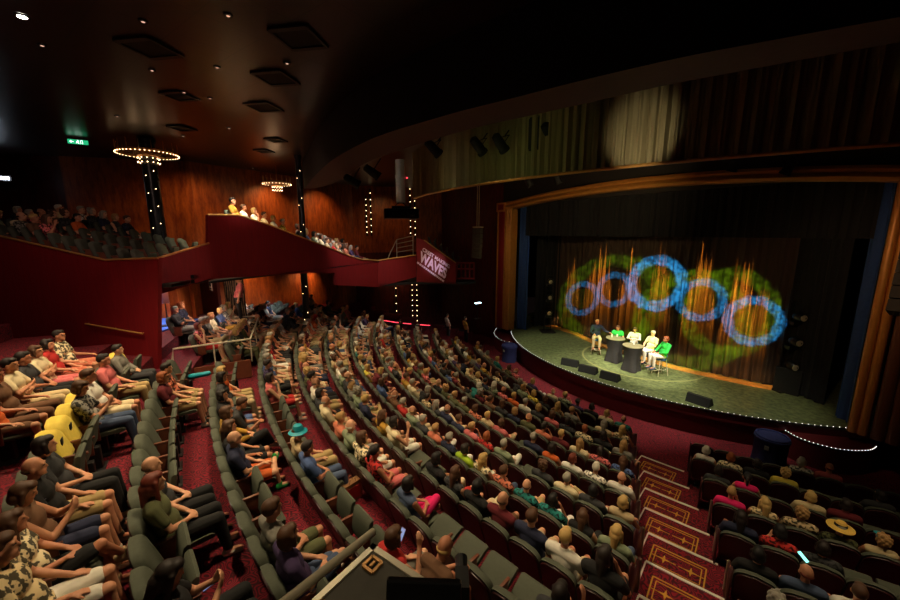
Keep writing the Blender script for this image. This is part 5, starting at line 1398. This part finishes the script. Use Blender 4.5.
# side stage gear at the far wing : desk lamp
p = at_t((478, 303), 20.2); o = empty('desk_lamp', (p.x, p.y, p.z-.9), .5, 'glowing cold work lamp on a dark stand by the far stage corner', 'lamp')
mb = MB(); mb.box((0, 0, .9), (.34, .10, .05)); build('tube', mb, M['desk_lamp'], o)
mb = MB(); mb.tube([(0, .05, .02), (0, .05, .9)], .02, 6); mb.box((0, .05, .02), (.4, .3, .03)); build('stand', mb, M['iron'], o)

# ---- theatre lamps under the bulkhead, on the valance edge and at the wings
def fixture(p, aim, lab, s_=1.0, lit=None, hang=.5, m_='black', name='stage_spotlight'):
    o = empty(name, p, 0, lab, 'spotlight', 'theatre spotlights'); o.rotation_euler = (V(aim)-V(p)).to_track_quat('Y', 'Z').to_euler(); o.scale = (s_, s_, s_)
    mb = MB(); R = Matrix.Rotation(-PI/2, 3, 'X'); mb.lathe([(.05, -.28), (.11, -.24), (.13, .0), (.13, .18), (.15, .19), (.15, .26), (.135, .26)], n=20, rot=R); build('housing', mb, M[m_], o, True)
    mb = MB(); mb.lathe([(.128, .235), (.128, .245)], n=20, rot=R); build('lens', mb, M[lit] if lit else M['gloss_black'], o)
    mb = MB(); mb.tube([(-.17, 0, 0), (-.17, 0, .26), (.17, 0, .26), (.17, 0, 0)], .014, 6); mb.tube([(0, 0, .26), (0, 0, hang)], .018, 6); build('yoke', mb, M['iron'], o)
STG = (8.2, 15.0, 0)
for px, t, lit, lab in (((433, 148), 9.5, None, 'spotlight under the soffit near the projector pole'), ((478, 146), 9.3, 'lens_dim', 'dim lit spotlight under the middle of the soffit, far one'), ((500, 143), 9.0, 'spot_lens', 'bright spotlight beside the dark speaker box under the soffit'), ((548, 133), 8.6, None, 'spotlight hanging under the soffit right of the speaker box'), ((566, 136), 8.8, None, 'spotlight under the soffit left of the lit valance folds'), ((660, 108), 8.3, None, 'spotlight under the soffit above the lit valance folds'),
                      ((372, 172), 11.5, None, 'spotlight under the far end of the soffit, inner one'), ((352, 181), 12.0, None, 'spotlight under the far end of the soffit, outer one'), ((728, 92), 8.0, None, 'spotlight near the end of the soffit on the near side'),
                      ((528, 181), 16.0, 'lens_dim', 'small lit spotlight on the valance edge, far one'), ((557, 178), 15.5, 'lens_dim', 'small lit spotlight on the valance edge, second from the far end'), ((735, 163), 11.8, None, 'dark spotlight on the valance edge above the curtain'), ((790, 166), 11.2, None, 'dark spotlight on the valance edge with a pale flap')):
    fixture(at_t(px, t), STG, lab, 1.0 if t > 10 else .9, lit)
p = at_t((539, 135), 8.9); mb = MB()
o = empty('speaker_box', p, -.7, 'dark box speaker hanging under the soffit by the bright spotlight', 'speaker')
mb.box((0, 0, 0), (.5, .4, .75)); build('cabinet', mb, M['black'], o); mb = MB(); mb.box((0, -.205, 0), (.44, .01, .68)); build('grille', mb, M['iron'], o); mb = MB(); mb.tube([(0, 0, .37), (0, 0, 8.8-p.z)], .02, 6); build('hanger', mb, M['iron'], o)
for px, t, rz_, lab in (((545, 160), 9.2, .3, 'long brown speaker panel hanging below the soffit, far one'), ((652, 124), 8.6, .2, 'brown slanted panel hanging below the soffit over the lit valance'), ((735, 92), 8.2, .2, 'brown panel hanging below the soffit on the near side')):
    p = at_t(px, t); o = empty('ceiling_panel', p, rz_, lab, 'panel'); o.rotation_euler = (.5, .1, -.6); mb = MB(); mb.box((0, 0, 0), (.75, .3, .08)); build('board', mb, M['band'], o); bevel_mesh(o.children[0].data, .02, 2)
    mb = MB(); mb.tube([(-.3, 0, .04), (-.3, .3, .5)], .01, 6); mb.tube([(.3, 0, .04), (.3, .3, .5)], .01, 6); build('wires', mb, M['iron'], o)
# towers of moving lights in the wings
for s_, d_, lab, zs in ((1.55, 1.6, 'far side', (1.2, 2.1, 3.0)), (PW-2.0, 2.2, 'near side', (1.0, 1.9, 2.8))):
    c = stage_pt(s_, d_); o = empty('light_tower', c, 0, 'dark tower of moving lights in the %s wing of the stage' % lab, 'light tower')
    mb = MB(); mb.tube([(-.2, 0, .02), (-.2, 0, 3.8)], .03, 6); mb.tube([(.2, 0, .02), (.2, 0, 3.8)], .03, 6)
    for z in (.4, 1.5, 2.4, 3.3): mb.tube([(-.2, 0, z), (.2, 0, z)], .02, 6)
    mb.box((0, 0, .03), (.8, .8, .05)); build('frame', mb, M['iron'], o)
    for z in zs:
        mb = MB(); mb.ell((0, -.25, z), (.17, .24, .17)); mb.box((0, -.1, z-.24), (.36, .3, .12)); build('moving_head', mb, M['gloss_black'], o, True)
        mb = MB(); mb.lathe([(.11, 0), (.11, .02)], (-.06, -.46, z), 16, Matrix.Rotation(PI/2, 3, 'X')); build('lens', mb, M['rail_metal'], o, True)

# ---- ceiling fittings
def downlight(px, m_, lab, r=.07, z=8.79):
    p = at(px, z); o = empty('ceiling_spot', p, 0, lab, 'ceiling light', 'ceiling spots')
    mb = MB(); mb.lathe([(r+.03, -.012), (r+.03, .005), (r, .005), (r, -.014)], n=20); build('bezel', mb, M['iron'], o, True)
    mb = MB(); mb.lathe([(r-.008, -.016), (r-.008, -.004)], n=20); build('lens', mb, M[m_], o); return p
ds = [((22, 16), 'spot_lens', 'bright ceiling spot in the upper corner of the rear ceiling'), ((229, 128), 'lens_dim', 'dim ceiling spot between the two ring chandeliers'), ((183, 136), 'lens_dim', 'dim ceiling spot just above the large ring chandelier'), ((228, 15), 'lens_dim', 'faint ceiling spot high by the top edge'), ((143, 21), 'lens_dim', 'faint ceiling spot left of the top square vent'), ((152, 70), 'lens_dim', 'faint ceiling spot below the large square vent'), ((217, 67), 'lens_dim', 'faint ceiling spot mid ceiling'), ((184, 92), 'lens_dim', 'faint ceiling spot beside a square vent mid ceiling'), ((287, 63), 'lens_dim', 'faint ceiling spot near the bulkhead'), ((42, 45), 'lens_dim', 'faint ceiling spot below the bright corner one'), ((117, 116), 'lens_dim', 'faint ceiling spot left above the large chandelier'), ((210, 98), 'lens_dim', 'faint ceiling spot in the centre of the ceiling'), ((253, 168), 'lens_dim', 'ceiling spot near the far wall, right one'), ((206, 167), 'lens_dim', 'ceiling spot near the far wall, left one')]
for px, m_, lab in ds: downlight(px, m_, lab, .06 if m_ == 'spot_lens' else .032)
for px, t, m_, lab in (((295, 96), 9.6, 'spot_lens', 'bright spot fixed by the outer face of the black bulkhead'), ((893, 116), 8.0, 'spot_lens', 'bright spot at the right edge above the near line array'), ((816, 40), 7.2, 'lens_dim', 'dim spot high above the near side of the stage')):
    fixture(at_t(px, t), at_t((px[0]-20, 330), t*.5), lab, .5, m_, .6)
for i, (px, lab) in enumerate((((150, 48), 'large'), ((299, 38), 'bulkhead side'), ((276, 78), 'third'), ((264, 107), 'fourth'), ((180, 96), 'rear'), ((182, 128), 'low rear'), ((276, 140), 'fifth'), ((264, 151), 'farthest'))):
    p = at(px, 8.79); o = empty('ceiling_vent', p, .62+PI/4, 'dark square vent in the ceiling, %s one' % lab, 'vent', 'ceiling vents')
    s_ = .62 if i < 4 else .5; mb = MB()
    for (x, y, a, b) in ((0, s_/2, s_, .05), (0, -s_/2, s_, .05), (s_/2, 0, .05, s_), (-s_/2, 0, .05, s_)): mb.box((x, y, -.012), (a+.05, b, .03))
    build('frame', mb, M['iron'], o); mb = MB(); mb.box((0, 0, -.003), (s_, s_, .008)); build('louvre', mb, M['black'], o)
# exit sign
p = at_t((78, 142), 12.2); o = empty('exit_sign', p, .55, 'green lit exit sign with a running figure hanging from the ceiling', 'exit sign')
mb = MB(); mb.box((0, .03, 0), (.68, .05, .20)); build('housing', mb, M['iron'], o); mb = MB(); mb.box((0, -.002, 0), (.66, .012, .18)); build('panel', mb, M['exit_green'], o)
mb = MB()
yy = -.012
def bar(x0, z0, x1, z1, t=.012):
    d = V((x1-x0, 0, z1-z0)); mb.box(((x0+x1)/2, yy, (z0+z1)/2), (d.length, .006, t*2), 0, Matrix.Rotation(-math.atan2(d.z, d.x), 3, 'Y'))
mb.ell((.0, yy, .06), (.018, .004, .018)); bar(.0, .04, -.02, -.01, .014); bar(-.02, -.01, .02, -.04); bar(.02, -.04, .02, -.075); bar(-.02, -.01, -.06, -.05); bar(-.005, .03, .035, .01, .008); bar(-.005, .03, -.045, .015, .008)
bar(.09, -.075, .09, .07, .006); bar(.09, .07, .15, .07, .006); bar(.15, .07, .15, -.075, .006)
bar(-.26, 0, -.14, 0, .012); bar(-.26, 0, -.21, .045, .011); bar(-.26, 0, -.21, -.045, .011)
build('pictogram', mb, M['exit_white'], o); o.scale = (.75, .75, .75); mb = MB(); mb.tube([(-.2, .03, .1), (-.2, .03, (8.8-p.z)/.75)], .01, 6); mb.tube([(.2, .03, .1), (.2, .03, (8.8-p.z)/.75)], .01, 6); build('hanger', mb, M['iron'], o)
# cold wall lamp at the left edge
p = at_t((3, 178), 14.0); o = empty('wall_lamp', p, .7, 'cold white lamp on the rear wall at the left edge', 'lamp'); mb = MB(); mb.box((0, 0, 0), (.30, .10, .10)); build('diffuser', mb, M['cold_lens'], o); mb = MB(); mb.box((0, .08, 0), (.4, .06, .2)); build('back_plate', mb, M['iron'], o)

# ================================================================== FOREGROUND: handrail, flight case, monitor
mb = MB(); mb.prism([(-1.3, -1.2), (1.6, -1.2), (1.6, 1.0), (.25, 1.25), (-.2, 1.05), (-1.2, .55)], 3.0, 3.15); struct('floor_10', mb, M['blackish'], 'dark ledge of the near balcony under the flight case')
r0, r1 = at_t((262, 620), 1.42), at_t((373, 532), 2.05)
ext = r0+(r0-r1)*.9
mb = MB(); o = empty('balcony_handrail', (r1.x, r1.y, 3.15), 0, 'bare metal handrail tube running past the flight case corner', 'handrail')
mb.tube([ext-V(o.location), r1-V(o.location)], .021, 14); build('tube', mb, M['rail_metal'], o, True)
mb = MB(); q = r0+(r0-r1)*.55-V(o.location); mb.tube([q, (q.x, q.y, 0)], .018, 10); build('post', mb, M['rail_metal'], o, True)
zt = at_t((373, 544), 1.86).z
k0, kl, kr = at((373, 544), zt), at((312, 600), zt), at((428, 584), zt)
ax, ay = (kl-k0).normalized(), (kr-k0).normalized(); ay = (ay-ax*ay.dot(ax)).normalized()
o = empty('flight_case', (k0.x, k0.y, 3.15), math.atan2(ax.y, ax.x), 'charcoal flight case lid with aluminium edges and recessed latches', 'flight case')
W, D, Hh = 1.15, .78, zt-3.15; sg = 1 if V((-ax.y, ax.x, 0)).dot(ay) > 0 else -1
mb = MB(); mb.box((W/2, sg*D/2, Hh/2), (W-.03, D-.03, Hh-.01)); build('panels', mb, M['case_top'], o)
mb = MB(); t = .03
for (x, y, a, b) in ((W/2, sg*t/2, W, t), (W/2, sg*(D-t/2), W, t), (t/2, sg*D/2, t, D), (W-t/2, sg*D/2, t, D)):
    mb.box((x, y, Hh-.006), (a, b, .022)); mb.box((x, y, .02), (a, b, .03))
for x in (t/2, W-t/2):
    for y in (t/2, D-t/2): mb.box((x, sg*y, Hh/2), (t, t, Hh))
build('edging', mb, M['alu'], o)
def latch(x, y, s_=.062):
    mb = MB()
    for (dx, dy, a, b) in ((0, s_/2, s_, .014), (0, -s_/2, s_, .014), (s_/2, 0, .014, s_), (-s_/2, 0, .014, s_)): mb.box((x+dx, sg*y+dy, Hh+.003), (a, b, .010))
    mb.box((x, sg*y, Hh+.002), (s_*.5, s_*.22, .012)); l = build('latch', mb, M['gold_trim'], o); mb = MB(); mb.box((x, sg*y, Hh-.002), (s_*.9, s_*.9, .004)); build('recess', mb, M['black'], l)
latch(.085, .085); latch(.36, .075); latch(.085, .40); latch(.75, .10)
mb = MB(); rnd = random.Random(4); n = 16; poly = [(.36+(.13+.05*math.sin(5*t_)+rnd.uniform(-.03, .03))*math.cos(t_), sg*(.36+(.08+rnd.uniform(-.03, .03))*math.sin(t_))) for t_ in [2*PI*i/n for i in range(n)]]
mb.prism(poly, Hh-.004, Hh-.002); build('sticker_remains', mb, M['scuff'], o)
m0 = at_t((424, 590), 1.30); o = empty('monitor_screen', m0, -.05, 'black monitor back standing in front of the flight case', 'monitor'); o.rotation_euler = (-.25, 0, -.04)
mb = MB(); mb.box((0, 0, -.05), (.262, .03, .17)); build('panel', mb, M['gloss_black'], o); bevel_mesh(o.children[0].data, .006, 2)
mb = MB(); mb.box((0, -.02, -.16), (.05, .03, .12)); build('stand', mb, M['iron'], o)
# tripod with a small camera beside it
tp = at_t((462, 590), 2.2); o = empty('camera_tripod', (tp.x, tp.y, 3.15), 0, 'black camera on a tripod beside the monitor', 'tripod')
mb = MB(); hz_ = tp.z-3.15
for a in (0, 2.1, 4.2): mb.tube([(.0, 0, hz_-.1), (.28*math.cos(a+.5), .28*math.sin(a+.5), .01)], .014, 8)
build('legs', mb, M['black'], o); mb = MB(); mb.tube([(0, 0, hz_-.14), (0, 0, hz_)], .02, 8); mb.tube([(0, 0, hz_-.02), (.16, -.22, hz_-.12)], .012, 8); build('head', mb, M['iron'], o)
mb = MB(); mb.box((0, 0, hz_+.05), (.08, .14, .09)); mb.lathe([(.035, 0), (.04, .10), (.03, .11)], (0, .07, hz_+.05), 14, Matrix.Rotation(-PI/2, 3, 'X')); build('camera_body', mb, M['gloss_black'], o)

# ================================================================== LIGHTS
WARM = (1, .77, .46)
EX = 2.1
# house lights: lamps over the stalls
for (x, y, z, pw, sz) in ((-6.5, 6.5, 8.7, 520, 95), (-2.0, 4.8, 8.7, 420, 85), (-8.8, 7.6, 8.7, 240, 75), (-4.9, 8.8, 8.7, 420, 90), (.6, 6.9, 7.45, 260, 80), (-7.2, 13.4, 8.7, 420, 85), (-2.6, 13.6, 7.5, 330, 85), (1.8, 10.5, 8.7, 330, 85), (4.2, 5.0, 7.45, 210, 76), (7.6, 3.4, 7.45, 150, 76), (-2.5, 19.0, 8.7, 220, 75)):
    spot((x, y, z), (x+.4, y-.3, 0), pw*EX, WARM, sz, .8, .15)
spot((-.5, -.6, 8.6), (-.2, 1.3, 4), 110, WARM, 50, .8, .1)  # lamp added above the near balcony to light the flight case
# stage light from the bars above the apron and behind the header
for (p_, t_, pw, sz) in (((5.6, 12.4, 8.4), (7.5, 15.6, .8), 4600, 22), ((8.2, 9.9, 8.3), (8.2, 14.3, .8), 4200, 24), ((4.6, 13.0, 8.4), (5.4, 17.2, 0), 2300, 42), ((8.2, 9.6, 8.4), (9.6, 12.4, 0), 1000, 42), ((6.4, 11.6, 8.3), (6.8, 14.0, 0), 2000, 50)):
    spot(p_, t_, pw, (1, .94, .70), sz, .7, .06)
# olive light patch on the valance
def on_valance(px):
    d = ray(px); a = d.x**2+d.y**2; b = -(d.x*VC[0]+d.y*VC[1]); c = VC[0]**2+VC[1]**2-VR**2
    t = (-b-math.sqrt(b*b-a*c))/a; return V((d.x*t, d.y*t, H+d.z*t))
q = on_valance((640, 140)); dv = V((q.x-VC[0], q.y-VC[1], 0)).normalized(); spot(q+dv*1.5+V((0, 0, -.9)), q, 60, (1, .88, .55), 46, .7, .04)
q = on_valance((452, 176)); dv = V((q.x-VC[0], q.y-VC[1], 0)).normalized(); spot(q+dv*1.6+V((0, 0, -.7)), q, 12, (1, .95, .45), 60, .9, .04)
for px, pw in (((540, 160), 10), ((500, 168), 10)):
    q = on_valance(px); dv = V((q.x-VC[0], q.y-VC[1], 0)).normalized(); spot(q+dv*2.2+V((0, 0, -.5)), q, pw, (.75, 1, .35), 80, .9, .04)
# ring gobos on the curtain
GL = V((2.2, 1.2, 6.9))
def on_curtain(px):
    for i in range(len(base_line)-1):
        A, B = base_line[i], base_line[i+1]
        q = on_line(px, A, B); d = (B-A); t = (V((q.x, q.y, 0))-A).dot(d)/max(d.length_squared, 1e-9)
        if -.02 <= t <= 1.02: return q
    return on_line(px, base_line[0], base_line[-1])
BLUE = (.02, .34, 1.0); GREEN = (.18, .5, .01)
for i, (px, r_, asp, pw) in enumerate((((582, 298.5), 17.5, .84, 1), ((614, 289.5), 18, .86, 1), ((656, 283), 28, .92, 2.4), ((701, 300), 22, 1.0, 1.6), ((753, 321), 25, 1.0, 2.0))):
    q = on_curtain(px); ring_gobo(GL, q, r_*depth(q)/F, 46000*pw*(depth(q)/16)**1.0, BLUE, .67, i, asp)
for i, (px, r_, asp, pw) in enumerate((((612, 300), 46, 1.0, 1), ((690, 320), 50, 1.0, 1.2), ((728, 312), 45, .9, 1), ((658, 283), 20, 1, .35), ((703, 300), 15, 1, .25), ((755, 322), 17, 1, .25), ((582, 299), 10, 1, .2))):
    q = on_curtain(px); ring_gobo(GL+V((.4, .2, .2)), q, r_*depth(q)/F, 26000*pw, GREEN, .74 if i < 3 else .05, i+9, asp)
def flame_gobo(px, hw, hh, power, seed, col=(1, .36, .03)):
    q = on_curtain(px); loc = GL+V((.2, -.2, .1)); d = (q-loc).length; k_ = depth(q)/F/d
    half = math.atan(hh*k_); o = spot(loc, q, power, col, math.degrees(half)*2*1.1, 0, .004); l = o.data
    l.use_nodes = True; nt = l.node_tree; L = nt.links.new; em = [n for n in nt.nodes if n.type == 'EMISSION'][0]
    tc = nt.nodes.new('ShaderNodeTexCoord'); sx = nt.nodes.new('ShaderNodeSeparateXYZ'); L(tc.outputs['Normal'], sx.inputs[0])
    def mth(op, a, b=None):
        n = nt.nodes.new('ShaderNodeMath'); n.operation = op
        for i, v in enumerate((a, b)):
            if v is None: continue
            if isinstance(v, (int, float)): n.inputs[i].default_value = v
            else: L(v, n.inputs[i])
        return n.outputs[0]
    z = mth('ABSOLUTE', sx.outputs['Z']); x = mth('DIVIDE', mth('DIVIDE', sx.outputs['X'], z), hw*k_); y = mth('DIVIDE', mth('DIVIDE', sx.outputs['Y'], z), hh*k_)
    def noise(scale, off):
        n = nt.nodes.new('ShaderNodeTexNoise'); n.noise_dimensions = '1D'; n.inputs['Scale'].default_value = scale; n.inputs['Detail'].default_value = 2; L(mth('ADD', x, off), n.inputs['W']); return n.outputs[0]
    def sst(v, a, b):
        m = nt.nodes.new('ShaderNodeMapRange'); m.interpolation_type = 'SMOOTHSTEP'; L(v, m.inputs[0]); m.inputs[1].default_value = a; m.inputs[2].default_value = b; return m.outputs[0]
    x2 = mth('MULTIPLY', x, x); env = mth('SUBTRACT', 1.0, x2)
    top = mth('ADD', mth('MULTIPLY', env, .92), mth('MULTIPLY', mth('SUBTRACT', noise(7, seed*7.1), .55), 1.5))
    body = sst(mth('SUBTRACT', top, y), -.02, .12); fade = mth('ADD', .05, mth('MULTIPLY', sst(y, -.35, .6), 1.0))
    side = sst(env, 0.0, .35); strips = mth('ADD', .25, sst(noise(9, seed*3.3+20), .42, .66))
    L(mth('MULTIPLY', mth('MULTIPLY', body, fade), mth('MULTIPLY', side, strips)), em.inputs['Strength'])
for i, (px, hw, hh, pw) in enumerate((((597, 312), 14, 62, 1), ((628, 318), 13, 64, .8), ((657, 318), 11, 70, .8), ((697, 322), 15, 72, 1.1), ((735, 335), 15, 76, 1.1), ((756, 345), 9, 66, .7), ((571, 310), 8, 50, .6))):
    flame_gobo(px, hw, hh, 70000*pw, i+1)
# orange uplights at the foot of the curtain
for px in ((562, 328), (600, 343), (628, 352), (657, 360), (697, 371), (735, 380)):
    q = at(px, 0)-V((NX, NY, 0))*.35; q.z = .14
    tgt = at(px, 0)+V((NX, NY, 0))*.25; spot(q, (tgt.x, tgt.y, 2.2), 3, (1, .42, .08), 60, .9, .03)
for px in ((560, 326), (585, 337), (620, 349), (680, 367), (720, 376), (760, 385)):
    q = at(px, 0)-V((NX, NY, 0))*.45; spot((q.x, q.y, .7), (q.x+NX*.35, q.y+NY*.35, 0), 9, (1, .55, .15), 120, .9, .03)
# blue wash on the wing borders
spot(stage_pt(1.6, 1.2, 6.5), stage_pt(.2, .7, 2.0), 14, (.15, .3, 1), 60, .8); spot(stage_pt(PW-1.4, 2.2, 6.5), stage_pt(PW-.4, .8, 2.0), 10, (.15, .3, 1), 60, .8)
# gold on the arch
spot((4.2, 12.0, 6.6), stage_pt(4.5, 0, 7.4), 300, (1, .72, .35), 100, .9); spot((2.2, 18.0, 6.8), stage_pt(0, 0, 3.5), 70, (1, .75, .4), 70, .9); spot((8.6, 8.6, 5.5), stage_pt(PW-.2, 0, 4), 90, (1, .6, .3), 110, .9)
# warm wall washes
for (p_, t_, pw) in (((-9.8, 15.4, 8.4), (-11.4, 16.9, 5.5), 220), ((-8.6, 19.5, 8.4), (-9.8, 20.2, 5.5), 200), ((-6.6, 22.0, 8.2), (-8.2, 23.2, 5.5), 180), ((-3.6, 24.0, 8.2), (-4.6, 26.2, 5.0), 60), ((-9.0, 18.4, 3.8), (-10.4, 19.0, 2.6), 110), ((-7.8, 21.8, 3.7), (-8.8, 22.0, 2.6), 150), ((-9.2, 15.4, 3.8), (-10.5, 15.6, 3.0), 40), ((-5.6, 24.0, 3.0), (-6.6, 25.2, 1.6), 40), ((-3.2, 25.2, 2.8), (-3.6, 26.4, 1.2), 30)):
    spot(p_, t_, pw, (1, .56, .20), 110, .9, .06)
# light under the balcony by the exit
spot((-8.0, 12.6, 4.1), (-9.4, 14.2, 2.6), 60, (1, .7, .5), 120, .9, .06); spot((-8.6, 11.0, 4.05), (-8.6, 11.4, 1.5), 70, (1, .75, .7), 110, .9, .06)
spot((-7.8, 17.2, 4.0), (-9.4, 17.8, 1.7), 240, (.75, .85, 1), 90, .8, .05); spot((-8.0, 13.0, 4.0), (-9.6, 13.0, 2.0), 130, (1, .8, .7), 100, .8, .05)
# red wash over the balcony front
spot((-4.6, 8.4, 8.6), (-6.0, 15.5, 5.0), 180, (1, .62, .5), 70, .9); spot((-6, 4.0, 8.7), (-10.5, 10.4, 3.8), 260, (1, .66, .55), 75, .9)
spot((-3.4, 9.3, 7.4), (-8.0, 10.9, 4.7), 190, (1, .62, .5), 26, .9); spot((-9.5, 8.8, 8.7), (-11.0, 10.3, 3.8), 60, (1, .66, .55), 80, .9)
# side balcony people and far rows get whiter light
spot((-5.0, 18.5, 8.6), (-7.6, 19.0, 1.5), 520, (.95, .95, 1), 56, .8); spot((-6.0, 11.5, 8.6), (-8.3, 13.6, 6.2), 420, (1, .92, .78), 46, .8); spot((-3.6, 16.5, 8.6), (-6.0, 18.0, 5.0), 200, (1, .8, .6), 60, .9)
spot((-3.6, 16.0, 8.6), (-5.3, 20.6, 1.0), 520, (1, .9, .85), 60, .8)
point((c1.x, c1.y, c1.z-.25), 14, (1, .6, .3), .3); point((c2.x, c2.y, c2.z-.25), 8, (1, .6, .3), .2)
spot((1.7, 19.6, 2.6), (-.3, 22.6, .0), 90, (1, .85, .7), 50, .8, .05)  # lamp added by the balcony end to brighten the people standing there
spot((-3.2, 7.2, 6.4), (-1.3, 9.9, 7.1), 26, (1, .92, .75), 30, .8, .04); spot((-3.6, 16.0, 8.4), (-2.2, 21.4, 4.5), 70, (1, .85, .7), 40, .8, .05)  # first spot is added to brighten the projector pole
# lettering spot
q = on_line((434, 264), P3, P4); spot((2.5, 11.0, 6.9), q, 1500, (1, .78, .92), 7.5, .5, .03)
